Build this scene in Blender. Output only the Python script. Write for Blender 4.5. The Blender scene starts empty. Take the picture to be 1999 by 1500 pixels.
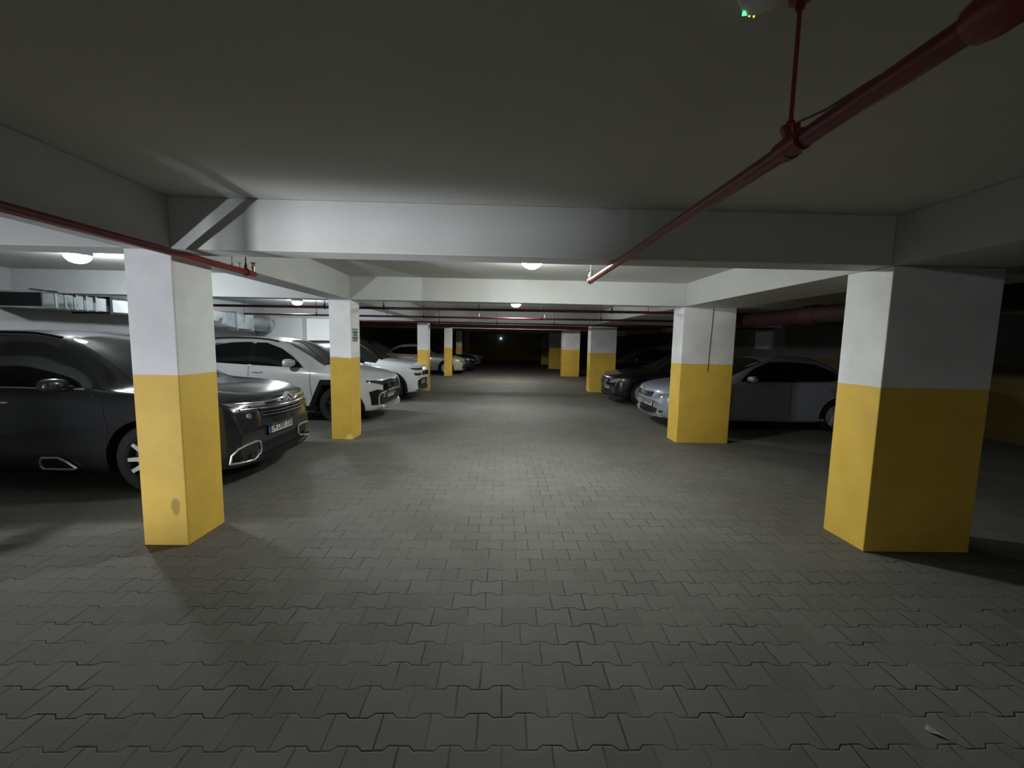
import bpy, bmesh, math, random
from mathutils import Vector, Matrix
from mathutils.bvhtree import BVHTree

random.seed(7)
SC = bpy.context.scene
COL = SC.collection
PI = math.pi

# ------------------------------------------------------------------ camera, world, exposure
CAM_H = 1.62
F_PX, PITCH, YAW, ROLL = 805.9, 0.0999, 0.0232, 0.0190
_f = Vector((math.sin(YAW)*math.cos(PITCH), math.cos(YAW)*math.cos(PITCH), -math.sin(PITCH)))
_r = Vector((math.cos(YAW), -math.sin(YAW), 0.0))
_d = _f.cross(_r)
_r2 = math.cos(ROLL)*_r - math.sin(ROLL)*_d
_d2 = math.sin(ROLL)*_r + math.cos(ROLL)*_d
cam_data = bpy.data.cameras.new('camera')
cam_data.sensor_fit = 'HORIZONTAL'
cam_data.sensor_width = 36.0
cam_data.lens = F_PX/1999.0*36.0
cam_data.clip_start = 0.02
cam_data.clip_end = 200.0
cam = bpy.data.objects.new('camera', cam_data)
COL.objects.link(cam)
_m = Matrix((_r2, -_d2, -_f)).transposed().to_4x4()
_m.translation = Vector((0, 0, CAM_H))
cam.matrix_world = _m
SC.camera = cam

world = bpy.data.worlds.new('world')
SC.world = world
world.use_nodes = True
world.node_tree.nodes['Background'].inputs[0].default_value = (0.5, 0.55, 0.6, 1)
world.node_tree.nodes['Background'].inputs[1].default_value = 0.0

SC.view_settings.view_transform = 'Standard'
SC.view_settings.look = 'None'
SC.view_settings.gamma = 1.0
SC.view_settings.exposure = 0.0
SC.view_settings.use_curve_mapping = False
SC.cycles.use_denoising = True
SC.cycles.max_bounces = 8
SC.cycles.diffuse_bounces = 4
SC.cycles.glossy_bounces = 3
SC.cycles.caustics_reflective = False
SC.cycles.caustics_refractive = False
SC.cycles.sample_clamp_indirect = 4.0

LAMP_LANE = 480.0      # emission strength of the lane lamps
LAMP_BAY = 720.0       # emission strength of the left bay lamps
LAMP_FAR = 560.0
FLOOD_W = 1050.0       # added floodlight, watts

# ------------------------------------------------------------------ helpers
def srgb(r, g, b):
    def c(v):
        v /= 255.0
        return v/12.92 if v <= 0.04045 else ((v+0.055)/1.055)**2.4
    return (c(r), c(g), c(b), 1.0)

MATS = {}
def mat(name, color, rough=0.5, metal=0.0, coat=0.0, emit=None, estr=0.0, spec=0.5, noise=0.0, nscale=8.0, bump=0.0, bscale=60.0, coat_rough=0.05):
    if name in MATS: return MATS[name]
    m = bpy.data.materials.new(name); m.use_nodes = True
    nt = m.node_tree; b = nt.nodes['Principled BSDF']
    b.inputs['Base Color'].default_value = color
    b.inputs['Roughness'].default_value = rough
    b.inputs['Metallic'].default_value = metal
    b.inputs['Specular IOR Level'].default_value = spec
    b.inputs['Coat Weight'].default_value = coat
    b.inputs['Coat Roughness'].default_value = coat_rough
    if emit:
        b.inputs['Emission Color'].default_value = emit
        b.inputs['Emission Strength'].default_value = estr
    if noise or bump:
        tc = nt.nodes.new('ShaderNodeTexCoord')
    if noise:
        n = nt.nodes.new('ShaderNodeTexNoise'); n.inputs['Scale'].default_value = nscale; n.inputs['Detail'].default_value = 5
        r = nt.nodes.new('ShaderNodeMapRange')
        r.inputs['From Min'].default_value = 0.3; r.inputs['From Max'].default_value = 0.7
        r.inputs['To Min'].default_value = 1-noise; r.inputs['To Max'].default_value = 1+noise*0.4
        mx = nt.nodes.new('ShaderNodeVectorMath'); mx.operation = 'SCALE'
        mx.inputs[0].default_value = color[:3]
        nt.links.new(tc.outputs['Object'], n.inputs['Vector'])
        nt.links.new(n.outputs['Fac'], r.inputs['Value'])
        nt.links.new(r.outputs['Result'], mx.inputs['Scale'])
        nt.links.new(mx.outputs['Vector'], b.inputs['Base Color'])
    if bump:
        n2 = nt.nodes.new('ShaderNodeTexNoise'); n2.inputs['Scale'].default_value = bscale; n2.inputs['Detail'].default_value = 4
        bp = nt.nodes.new('ShaderNodeBump'); bp.inputs['Strength'].default_value = bump; bp.inputs['Distance'].default_value = 0.004
        nt.links.new(tc.outputs['Object'], n2.inputs['Vector'])
        nt.links.new(n2.outputs['Fac'], bp.inputs['Height'])
        nt.links.new(bp.outputs['Normal'], b.inputs['Normal'])
    MATS[name] = m
    return m

class MB:
    """collects verts and faces; build() links them as ONE mesh object"""
    def __init__(s): s.v = []; s.f = []; s.mi = []; s.cur = 0
    def add(s, vs, fs):
        o = len(s.v); s.v += [tuple(v) for v in vs]
        for f in fs: s.f.append(tuple(i+o for i in f)); s.mi.append(s.cur)
        return s
    def box(s, x0, x1, y0, y1, z0, z1):
        vs = [(x, y, z) for z in (z0, z1) for y in (y0, y1) for x in (x0, x1)]
        return s.add(vs, [(0,2,3,1),(4,5,7,6),(0,1,5,4),(2,6,7,3),(0,4,6,2),(1,3,7,5)])
    def prism(s, poly, axis, a0, a1):
        """poly: 2d points; axis: 'x','y','z' extrude direction"""
        n = len(poly)
        def P(p, a):
            return {'x': (a, p[0], p[1]), 'y': (p[0], a, p[1]), 'z': (p[0], p[1], a)}[axis]
        vs = [P(p, a0) for p in poly]+[P(p, a1) for p in poly]
        fs = [tuple(range(n-1, -1, -1)), tuple(range(n, 2*n))]
        fs += [(i, (i+1) % n, n+(i+1) % n, n+i) for i in range(n)]
        return s.add(vs, fs)
    def tube(s, pts, rad, seg=12, cap=True):
        """tube along points, rad scalar or list"""
        pts = [Vector(p) for p in pts]; n = len(pts)
        if not hasattr(rad, '__len__'): rad = [rad]*n
        vs = []; fs = []; up = None
        for i, p in enumerate(pts):
            if i == 0: t = pts[1]-p
            elif i == n-1: t = p-pts[i-1]
            else: t = (pts[i+1]-p).normalized()+(p-pts[i-1]).normalized()
            t.normalize()
            if up is None:
                up = Vector((0, 0, 1)) if abs(t.z) < 0.9 else Vector((1, 0, 0))
            a = t.cross(up).normalized(); b = a.cross(t).normalized(); up = b
            for k in range(seg):
                an = 2*PI*k/seg
                vs.append(p+(a*math.cos(an)+b*math.sin(an))*rad[i])
        for i in range(n-1):
            for k in range(seg):
                k2 = (k+1) % seg
                fs.append((i*seg+k, i*seg+k2, (i+1)*seg+k2, (i+1)*seg+k))
        if cap:
            fs.append(tuple(range(seg-1, -1, -1))); fs.append(tuple((n-1)*seg+k for k in range(seg)))
        return s.add(vs, fs)
    def lathe(s, prof, origin=(0, 0, 0), axis='z', seg=24, closed=False):
        """prof: list of (r, h)"""
        o = Vector(origin); vs = []; fs = []; n = len(prof)
        for (r, h) in prof:
            for k in range(seg):
                a = 2*PI*k/seg; c, d = r*math.cos(a), r*math.sin(a)
                vs.append(o+Vector({'z': (c, d, h), 'y': (c, h, d), 'x': (h, c, d)}[axis]))
        m = n if closed else n-1
        for i in range(m):
            j = (i+1) % n
            for k in range(seg):
                k2 = (k+1) % seg
                fs.append((i*seg+k, i*seg+k2, j*seg+k2, j*seg+k))
        if not closed:
            if prof[0][0] > 1e-6: fs.append(tuple(range(seg-1, -1, -1)))
            if prof[-1][0] > 1e-6: fs.append(tuple((n-1)*seg+k for k in range(seg)))
        return s.add(vs, fs)
    def build(s, name, mats, parent=None, smooth=True, angle=35, bevel=0.0, loc=None, weld=True):
        me = bpy.data.meshes.new(name)
        me.from_pydata(s.v, [], s.f)
        if not isinstance(mats, (list, tuple)): mats = [mats]
        for m in mats: me.materials.append(m)
        for p, i in zip(me.polygons, s.mi): p.material_index = i
        bm = bmesh.new(); bm.from_mesh(me)
        if weld: bmesh.ops.remove_doubles(bm, verts=bm.verts, dist=1e-5)
        bmesh.ops.recalc_face_normals(bm, faces=bm.faces)
        if bevel:
            es = [e for e in bm.edges if len(e.link_faces) == 2 and e.calc_face_angle(0) > 0.6]
            bmesh.ops.bevel(bm, geom=es, offset=bevel, segments=2, affect='EDGES', profile=0.5)
        bm.to_mesh(me); bm.free()
        if smooth:
            for p in me.polygons: p.use_smooth = True
            me.set_sharp_from_angle(angle=math.radians(angle))
        o = bpy.data.objects.new(name, me); COL.objects.link(o)
        if parent: o.parent = parent
        if loc: o.location = loc
        return o

def thing(name, label, cat, loc=(0, 0, 0), rz=0.0, group=None):
    o = bpy.data.objects.new(name, None); COL.objects.link(o)
    o.empty_display_size = 0.2
    o.location = loc; o.rotation_euler = (0, 0, rz)
    o['label'] = label; o['category'] = cat; o['kind'] = 'thing'
    if group: o['group'] = group
    return o

def tag(o, label, cat, group=None):
    o['label'] = label; o['category'] = cat; o['kind'] = 'thing'
    if group: o['group'] = group
    return o

def struct(mb, name, m, **k):
    o = mb.build(name, m, **k); o['kind'] = 'structure'; return o

def plain_text(text, size):
    """verts and faces of flat lettering, centred on the origin in the xy plane"""
    c = bpy.data.curves.new('t', 'FONT'); c.body = text; c.size = size
    c.align_x = 'CENTER'; c.align_y = 'CENTER'; c.fill_mode = 'FRONT'; c.offset = size*0.012
    o = bpy.data.objects.new('t', c); COL.objects.link(o)
    me = o.to_mesh()
    v = [x.co.copy() for x in me.vertices]; f = [tuple(p.vertices) for p in me.polygons]
    o.to_mesh_clear(); bpy.data.objects.remove(o); bpy.data.curves.remove(c)
    return v, f

# ------------------------------------------------------------------ materials
WHITE_PAINT = mat('white wall paint', (0.50, 0.51, 0.50, 1), 0.7, noise=0.06, nscale=2.5, bump=0.25, bscale=45)
CEIL_PAINT = mat('ceiling paint', (0.56, 0.56, 0.53, 1), 0.8, noise=0.07, nscale=1.3, bump=0.2, bscale=35)
RED = mat('red pipe enamel', (0.20, 0.014, 0.016, 1), 0.38, noise=0.25, nscale=5)
DARK_RED = mat('dark red pipe', (0.075, 0.007, 0.009, 1), 0.45, noise=0.2, nscale=4)
DEEP_RED = mat('deep red main pipe', (0.022, 0.002, 0.002, 1), 0.8, noise=0.2, nscale=4)
STEEL = mat('galvanised steel', (0.55, 0.58, 0.58, 1), 0.35, 0.9, noise=0.2, nscale=6)
DUCTM = mat('galvanised duct', (0.50, 0.54, 0.54, 1), 0.33, 0.85, noise=0.3, nscale=3)
BRASS = mat('sprinkler brass', (0.35, 0.26, 0.14, 1), 0.4, 0.9)
BLACK_METAL = mat('black metal', (0.012, 0.012, 0.013, 1), 0.5)
LAMP_BASE = mat('lamp base plastic', (0.75, 0.75, 0.75, 1), 0.5)
TYRE = mat('tyre rubber', (0.010, 0.010, 0.011, 1), 0.8)
CLAD = mat('black plastic cladding', (0.009, 0.009, 0.010, 1), 0.75, spec=0.2)
GLOSSBLACK = mat('gloss black', (0.006, 0.006, 0.007, 1), 0.15, coat=0.5)
GLASS_DARK = mat('tinted glass', (0.004, 0.005, 0.005, 1), 0.06, spec=0.55)
GLASS_FRONT = mat('windscreen glass', (0.012, 0.015, 0.014, 1), 0.07, spec=0.7)
CHROME = mat('chrome', (0.75, 0.76, 0.78, 1), 0.14, 1.0)
SATIN = mat('satin chrome', (0.62, 0.62, 0.62, 1), 0.35, 0.8)
ALLOY = mat('alloy', (0.72, 0.73, 0.74, 1), 0.3, 0.35)
EMBLEM = mat('bright emblem', (0.8, 0.8, 0.82, 1), 0.2, 0.5)
DARKALLOY = mat('dark alloy', (0.06, 0.06, 0.065, 1), 0.4, 0.7)
LENS = mat('headlamp lens', (0.30, 0.33, 0.34, 1), 0.1, 0.35, coat=1.0)
LENS_DARK = mat('smoked headlamp lens', (0.04, 0.045, 0.05, 1), 0.08, 0.3, coat=1.0)
PLATE_WHITE = mat('plate white', (0.75, 0.75, 0.75, 1), 0.45)
PLATE_BLUE = mat('plate blue', (0.01, 0.04, 0.28, 1), 0.5)
PLATE_INK = mat('plate ink', (0.008, 0.008, 0.009, 1), 0.5)
RED_LENS = mat('red lamp lens', (0.25, 0.008, 0.008, 1), 0.15, coat=1.0)
PANEL_GREY = mat('grey panel', (0.45, 0.47, 0.46, 1), 0.5, noise=0.05)
SIGN_GREY = mat('sign sheet', (0.42, 0.44, 0.44, 1), 0.6)
SIGN_INK = mat('sign ink', (0.05, 0.05, 0.055, 1), 0.6)
PAPER = mat('paper', (0.34, 0.34, 0.32, 1), 0.8)

def lamp_mat(name, col, s):
    return mat(name, (0.8, 0.8, 0.8, 1), 0.5, emit=col, estr=s)
GLOW_LANE = lamp_mat('lane lamp glow', (0.96, 1.0, 0.94, 1), LAMP_LANE)
GLOW_SECOND = lamp_mat('second lane lamp glow', (0.95, 1.0, 0.97, 1), 360.0)
GLOW_NEAR_BAY = lamp_mat('near bay lamp glow', (0.88, 0.95, 1.0, 1), 470.0)
GLOW_BAY = lamp_mat('bay lamp glow', (0.88, 0.95, 1.0, 1), LAMP_BAY)
GLOW_ADDED_BACK = lamp_mat('added lamp glow behind the camera', (0.95, 1.0, 0.97, 1), 470.0)
GLOW_ADDED_SIDE = lamp_mat('added side bay lamp glow', (0.88, 0.95, 1.0, 1), 100.0)
GLOW_FAR = lamp_mat('far lamp glow', (1.0, 0.97, 0.92, 1), LAMP_FAR)
GLOW_GREEN = lamp_mat('green diode', (0.05, 1.0, 0.30, 1), 2.5)
GLOW_YELLOW = lamp_mat('yellow diode', (0.8, 1.0, 0.10, 1), 1.2)
GLOW_WHITE = lamp_mat('small white indicator', (0.9, 1.0, 0.95, 1), 5.0)

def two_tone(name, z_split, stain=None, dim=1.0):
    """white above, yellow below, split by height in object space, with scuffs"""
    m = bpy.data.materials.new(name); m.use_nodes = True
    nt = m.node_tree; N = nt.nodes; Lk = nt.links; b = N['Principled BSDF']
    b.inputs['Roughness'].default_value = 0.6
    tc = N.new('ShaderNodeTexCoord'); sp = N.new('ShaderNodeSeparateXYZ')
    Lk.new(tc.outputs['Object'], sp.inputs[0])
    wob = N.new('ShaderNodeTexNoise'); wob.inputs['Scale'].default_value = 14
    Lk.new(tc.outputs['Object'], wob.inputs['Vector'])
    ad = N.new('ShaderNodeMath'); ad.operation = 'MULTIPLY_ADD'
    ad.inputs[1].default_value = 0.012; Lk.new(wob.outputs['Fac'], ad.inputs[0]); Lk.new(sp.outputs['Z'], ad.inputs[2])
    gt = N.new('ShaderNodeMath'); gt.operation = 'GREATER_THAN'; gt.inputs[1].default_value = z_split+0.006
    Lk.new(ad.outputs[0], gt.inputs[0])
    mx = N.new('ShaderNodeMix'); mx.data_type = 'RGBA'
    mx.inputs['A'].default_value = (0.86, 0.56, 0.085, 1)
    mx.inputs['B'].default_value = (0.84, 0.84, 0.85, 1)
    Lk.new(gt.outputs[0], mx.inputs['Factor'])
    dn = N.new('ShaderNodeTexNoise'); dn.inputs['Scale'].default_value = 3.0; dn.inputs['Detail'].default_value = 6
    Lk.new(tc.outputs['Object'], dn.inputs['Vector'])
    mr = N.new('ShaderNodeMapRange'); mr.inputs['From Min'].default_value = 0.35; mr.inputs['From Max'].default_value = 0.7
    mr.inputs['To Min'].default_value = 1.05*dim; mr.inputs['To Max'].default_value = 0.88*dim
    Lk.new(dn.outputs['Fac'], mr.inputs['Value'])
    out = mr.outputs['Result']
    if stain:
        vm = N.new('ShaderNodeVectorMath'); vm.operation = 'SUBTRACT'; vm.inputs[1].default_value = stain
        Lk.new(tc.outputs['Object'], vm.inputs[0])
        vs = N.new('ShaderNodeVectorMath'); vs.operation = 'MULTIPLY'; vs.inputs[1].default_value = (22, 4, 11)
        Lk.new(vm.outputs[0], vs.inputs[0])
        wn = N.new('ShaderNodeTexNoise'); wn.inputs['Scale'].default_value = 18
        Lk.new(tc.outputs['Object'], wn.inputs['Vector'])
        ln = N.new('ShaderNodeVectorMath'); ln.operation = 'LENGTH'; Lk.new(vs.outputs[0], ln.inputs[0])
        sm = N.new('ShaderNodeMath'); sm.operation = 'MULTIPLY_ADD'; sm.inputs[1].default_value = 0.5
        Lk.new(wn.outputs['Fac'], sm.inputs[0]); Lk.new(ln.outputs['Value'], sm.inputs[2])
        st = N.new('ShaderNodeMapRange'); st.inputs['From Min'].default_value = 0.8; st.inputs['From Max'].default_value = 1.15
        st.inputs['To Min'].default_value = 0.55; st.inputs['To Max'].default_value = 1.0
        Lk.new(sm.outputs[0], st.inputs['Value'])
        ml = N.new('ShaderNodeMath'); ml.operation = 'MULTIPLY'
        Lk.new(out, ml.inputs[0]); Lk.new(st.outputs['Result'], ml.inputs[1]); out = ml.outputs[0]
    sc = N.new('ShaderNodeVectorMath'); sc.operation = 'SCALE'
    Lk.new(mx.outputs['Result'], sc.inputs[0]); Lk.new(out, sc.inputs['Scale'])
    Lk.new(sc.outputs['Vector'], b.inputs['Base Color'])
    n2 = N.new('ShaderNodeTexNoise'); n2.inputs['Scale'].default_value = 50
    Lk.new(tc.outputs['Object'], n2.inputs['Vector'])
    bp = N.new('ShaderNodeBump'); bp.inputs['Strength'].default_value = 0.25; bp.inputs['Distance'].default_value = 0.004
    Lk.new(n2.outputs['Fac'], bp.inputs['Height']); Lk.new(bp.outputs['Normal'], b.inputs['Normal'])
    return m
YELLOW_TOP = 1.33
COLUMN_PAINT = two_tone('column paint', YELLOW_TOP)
WALL_TWO = two_tone('dark wall paint with dado', YELLOW_TOP+0.03, dim=0.15)  # same two tones as the columns, scaled much darker

def floor_material():
    """bone-shaped interlocking concrete pavers: rows 0.145 m, stones 0.205 m, toothed row joints"""
    m = bpy.data.materials.new('interlocking concrete pavers'); m.use_nodes = True
    nt = m.node_tree; N = nt.nodes; Lk = nt.links; b = N['Principled BSDF']
    def M(op, a, bb=None, c=None):
        n = N.new('ShaderNodeMath'); n.operation = op
        for i, v in enumerate((a, bb, c)):
            if v is None: continue
            if isinstance(v, (int, float)): n.inputs[i].default_value = v
            else: Lk.new(v, n.inputs[i])
        return n.outputs[0]
    tc = N.new('ShaderNodeTexCoord'); sp = N.new('ShaderNodeSeparateXYZ')
    nz = N.new('ShaderNodeTexNoise'); nz.inputs['Scale'].default_value = 9.0; nz.inputs['Detail'].default_value = 2
    Lk.new(tc.outputs['Object'], nz.inputs['Vector'])
    va = N.new('ShaderNodeVectorMath'); va.operation = 'MULTIPLY_ADD'
    va.inputs[1].default_value = (0.010, 0.010, 0.0)
    Lk.new(nz.outputs['Color'], va.inputs[0]); Lk.new(tc.outputs['Object'], va.inputs[2])
    Lk.new(va.outputs[0], sp.inputs[0])
    h, w, A = 0.1455, 0.2050, 0.0105
    x = M('ADD', sp.outputs['X'], 0.5*0.205-0.02-0.005+20.5)
    y = M('ADD', sp.outputs['Y'], -1.500-0.005+h*100)
    def tri(kpar):           # signed trapezoid wave: +1 at joints of rows of parity kpar
        ph = M('ADD', M('DIVIDE', x, w), 0.5)
        ph = M('ADD', ph, M('MULTIPLY', kpar, 0.5))
        t = M('SUBTRACT', M('MULTIPLY', M('ABSOLUTE', M('SUBTRACT', M('FRACT', ph), 0.5)), 4.0), 1.0)
        return M('MINIMUM', M('MAXIMUM', M('MULTIPLY', t, -4.6), -1.0), 1.0)
    q = M('DIVIDE', y, h)
    k0 = M('FLOOR', q)
    def par(k): return M('MULTIPLY', M('FRACT', M('MULTIPLY', k, 0.5)), 2.0)
    def bound(k):            # height of the lower boundary of row k
        return M('SUBTRACT', M('MULTIPLY', k, h), M('MULTIPLY', tri(par(k)), A))
    b0 = bound(k0); k1 = M('ADD', k0, 1.0); b1 = bound(k1)
    up = M('GREATER_THAN', y, b1); dn = M('LESS_THAN', y, b0)
    row = M('SUBTRACT', M('ADD', k0, up), dn)
    dh = M('MINIMUM', M('ABSOLUTE', M('SUBTRACT', y, b0)), M('ABSOLUTE', M('SUBTRACT', y, b1)))
    phx = M('ADD', M('DIVIDE', x, w), M('MULTIPLY', par(row), 0.5))
    colid = M('FLOOR', M('ADD', phx, 0.0))
    fx = M('FRACT', phx)
    dv = M('MULTIPLY', M('MINIMUM', fx, M('SUBTRACT', 1.0, fx)), w)
    dist = M('MINIMUM', dh, dv)
    cv = N.new('ShaderNodeCombineXYZ'); Lk.new(colid, cv.inputs[0]); Lk.new(row, cv.inputs[1])
    wn = N.new('ShaderNodeTexWhiteNoise'); wn.noise_dimensions = '2D'; Lk.new(cv.outputs[0], wn.inputs['Vector'])
    gap = M('ADD', M('MULTIPLY', wn.outputs['Value'], 0.0014), 0.0009)
    joint = N.new('ShaderNodeMapRange'); joint.interpolation_type = 'SMOOTHSTEP'
    Lk.new(dist, joint.inputs['Value'])
    joint.inputs['From Min'].default_value = 0.0006; Lk.new(M('ADD', gap, 0.0006), joint.inputs['From Max'])
    n1 = N.new('ShaderNodeTexNoise'); n1.inputs['Scale'].default_value = 0.9; n1.inputs['Detail'].default_value = 6
    Lk.new(tc.outputs['Object'], n1.inputs['Vector'])
    n3 = N.new('ShaderNodeTexNoise'); n3.inputs['Scale'].default_value = 130; n3.inputs['Detail'].default_value = 3
    Lk.new(tc.outputs['Object'], n3.inputs['Vector'])
    v = M('ADD', 0.158, M('MULTIPLY', M('SUBTRACT', wn.outputs['Value'], 0.5), 0.022))
    v = M('ADD', v, M('MULTIPLY', M('SUBTRACT', n1.outputs['Fac'], 0.5), 0.10))
    v = M('ADD', v, M('MULTIPLY', M('SUBTRACT', n3.outputs['Fac'], 0.5), 0.07))
    fill = N.new('ShaderNodeTexNoise'); fill.inputs['Scale'].default_value = 3.2; fill.inputs['Detail'].default_value = 4
    Lk.new(tc.outputs['Object'], fill.inputs['Vector'])
    fr = N.new('ShaderNodeMapRange'); fr.inputs['From Min'].default_value = 0.40; fr.inputs['From Max'].default_value = 0.62
    fr.inputs['To Min'].default_value = 0.04; fr.inputs['To Max'].default_value = 0.80
    Lk.new(fill.outputs['Fac'], fr.inputs['Value'])
    v = M('MULTIPLY', v, M('ADD', fr.outputs[0], M('MULTIPLY', joint.outputs[0], M('SUBTRACT', 1.0, fr.outputs[0]))))
    cc = N.new('ShaderNodeCombineXYZ')
    Lk.new(v, cc.inputs[0]); Lk.new(M('MULTIPLY', v, 0.975), cc.inputs[1]); Lk.new(M('MULTIPLY', v, 0.88), cc.inputs[2])
    Lk.new(cc.outputs[0], b.inputs['Base Color'])
    b.inputs['Roughness'].default_value = 0.72
    b.inputs['Specular IOR Level'].default_value = 0.15
    hh = N.new('ShaderNodeMapRange'); hh.interpolation_type = 'SMOOTHSTEP'
    Lk.new(dist, hh.inputs['Value']); hh.inputs['From Max'].default_value = 0.007
    tilt = M('ADD', M('MULTIPLY', hh.outputs[0], M('MULTIPLY', M('SUBTRACT', 1.0, fr.outputs[0]), 0.006)), M('MULTIPLY', n3.outputs['Fac'], 0.0012))
    tilt = M('ADD', tilt, M('MULTIPLY', wn.outputs['Value'], 0.0015))
    bp = N.new('ShaderNodeBump'); bp.inputs['Strength'].default_value = 0.8; bp.inputs['Distance'].default_value = 1.0
    Lk.new(tilt, bp.inputs['Height']); Lk.new(bp.outputs['Normal'], b.inputs['Normal'])
    return m

# ------------------------------------------------------------------ shell of the garage
XL, XR, YB, YE = -7.6, 9.1, -14.0, 38.0
ZC, ZS = 2.615, 2.25
struct(MB().box(XL-0.2, XR+0.2, YB-0.2, YE+0.2, -0.15, 0.0), 'floor', floor_material(), smooth=False)
struct(MB().box(XL-0.2, XR+0.2, YB-0.2, YE+0.2, ZC, ZC+0.2), 'ceiling', CEIL_PAINT, smooth=False)
struct(MB().box(XL-0.2, XL, YB-0.2, YE+0.2, 0, ZC), 'wall_left', mat('grey white wall paint', (0.42, 0.43, 0.42, 1), 0.75, noise=0.08, nscale=1.5, bump=0.2, bscale=40), smooth=False)
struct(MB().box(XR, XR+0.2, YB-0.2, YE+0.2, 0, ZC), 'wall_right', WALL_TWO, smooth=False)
struct(MB().box(XL, XR, YE, YE+0.2, 0, ZC), 'wall_far', COLUMN_PAINT, smooth=False)
struct(MB().box(XL, XR, YB-0.2, YB, 0, ZC), 'wall_back', WHITE_PAINT, smooth=False)
LX0, LX1, RX0, RX1 = -2.757, -2.417, 2.918, 3.785
struct(MB().box(LX0, LX1, YB, YE, ZS, ZC), 'trim_1', WHITE_PAINT, smooth=False, bevel=0.006)
struct(MB().box(RX0, RX1, YB, YE, ZS, ZC), 'trim_2', WHITE_PAINT, smooth=False, bevel=0.006)
BEAMS = [(3.12, 3.37), (6.65, 6.90), (13.42, 13.85), (19.46, 19.9), (24.32, 24.75), (30.6, 31.0)]
n_trim = 3
for (y0, y1) in BEAMS:
    for (x0, x1) in ((XL, LX0), (LX1, RX0), (RX1, XR)):
        struct(MB().box(x0, x1, y0, y1, ZS, ZC), 'trim_%d' % n_trim, WHITE_PAINT, smooth=False, bevel=0.006)
        n_trim += 1

def column(x0, x1, y0, y1, label, m=COLUMN_PAINT):
    cx, cy = (x0+x1)/2, (y0+y1)/2
    o = MB().box(x0-cx, x1-cx, y0-cy, y1-cy, 0, ZS).build('column', m, smooth=False, bevel=0.008, loc=(cx, cy, 0))
    return tag(o, label, 'column', 'two tone columns along the lane')

C1 = column(LX0, LX1, 3.124, 3.54, 'near left square column, white above bright yellow, dark smudge near its foot',
            two_tone('smudged column paint', YELLOW_TOP, stain=(0.087, -0.208, 0.315)))
C2 = column(LX0, LX1, 6.646, 7.055, 'white and yellow left column carrying a small printed notice, second from the camera')
C3 = column(LX0, LX1, 13.4, 13.8, 'white and yellow column behind the nose of the black roofed white car')
C4 = column(LX0, LX1, 19.44, 19.85, 'slim yellow and white column standing in front of the beige sedan')
C5 = column(LX0, LX1, 24.3, 24.7, 'slim yellow and white column rising behind the beige sedan bonnet')
C6 = column(LX0, LX1, 29.5, 29.9, 'dim grey column farthest back on the left side of the lane')
R1 = column(RX0, RX1, 3.103, 3.522, 'broad shaded column nearest on the right, lit only on its lane side')
R2 = column(RX0, RX1, 6.707, 7.107, 'broad right column with a thin dark cable down its white front, hiding the silver sedan')
R3 = column(RX0, RX1, 13.774, 14.266, 'broad yellow and white column behind the nose of the black sedan')
R4 = column(RX0, RX1, 20.349, 20.84, 'broad far column on the right, fourth from the camera')
R5 = column(RX0, RX1, 26.167, 26.6, 'far right column half hidden behind the fourth, fifth from the camera')
R6 = column(RX0, RX1, 31.41, 31.8, 'dark farthest column on the right side of the lane')
# the thin cable down the second right column
cb = MB()
cb.tube([(0.05, -0.204, 2.25), (0.045, -0.204, 2.0), (0.03, -0.204, 1.6), (0.022, -0.204, 1.42), (0.02, -0.203, 1.2)], 0.005, 6)
cab = cb.build('cable', BLACK_METAL, R2); cab['label'] = 'thin dark cable'

# notice on the second left column (its lane-side face)
nt_ = MB().box(0, 0.003, -0.13, 0.13, 0, 0.22).build('notice', SIGN_GREY, smooth=False, loc=(LX1+0.001, 6.83, 1.585))
tag(nt_, 'small grey printed notice stuck to the white side of the second left column', 'sign')
random.seed(3)
for (z, hh, wd) in ((0.198, 0.012, 0.20), (0.150, 0.036, 0.19), (0.105, 0.034, 0.13), (0.058, 0.036, 0.22), (0.020, 0.030, 0.17)):
    lt = MB(); y = -wd/2
    lt.box(0.003, 0.0034, -wd/2, wd/2, z-0.002, z+0.002)
    while y < wd/2:
        ww = random.uniform(0.018, 0.034)
        if y+ww > wd/2: break
        lt.box(0.003, 0.0038, y, y+ww, z-hh/2+random.uniform(0, 0.006), z+hh/2)
        y += ww+0.007
    lt.build('print_line', SIGN_INK, nt_, smooth=False)

# pilaster on the left wall, lit white, and a meter panel on the right wall
struct(MB().box(XL, -6.2, 12.98, 13.415, 0, ZS), 'wall_pier', WHITE_PAINT, smooth=False, bevel=0.006)
struct(MB().box(-6.2, -5.2, 13.26, 13.415, 0, ZS), 'wall_pier', mat('pier white with painted light', (0.84, 0.84, 0.82, 1), 0.6), smooth=False, bevel=0.006)  # brighter white stands in for lamp light on this face
pb = MB().box(-0.12, -0.002, -0.42, 0.42, 0, 0.62).build('wall_panel', PANEL_GREY, smooth=False, bevel=0.01, loc=(XR, 14.2, 1.55))
tag(pb, 'grey panel box on the dark wall behind the silver sedan', 'panel')
MB().box(-0.135, -0.12, -0.38, 0.38, 0.03, 0.11).build('ledge', PANEL_GREY, pb, smooth=False, bevel=0.004)

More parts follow.
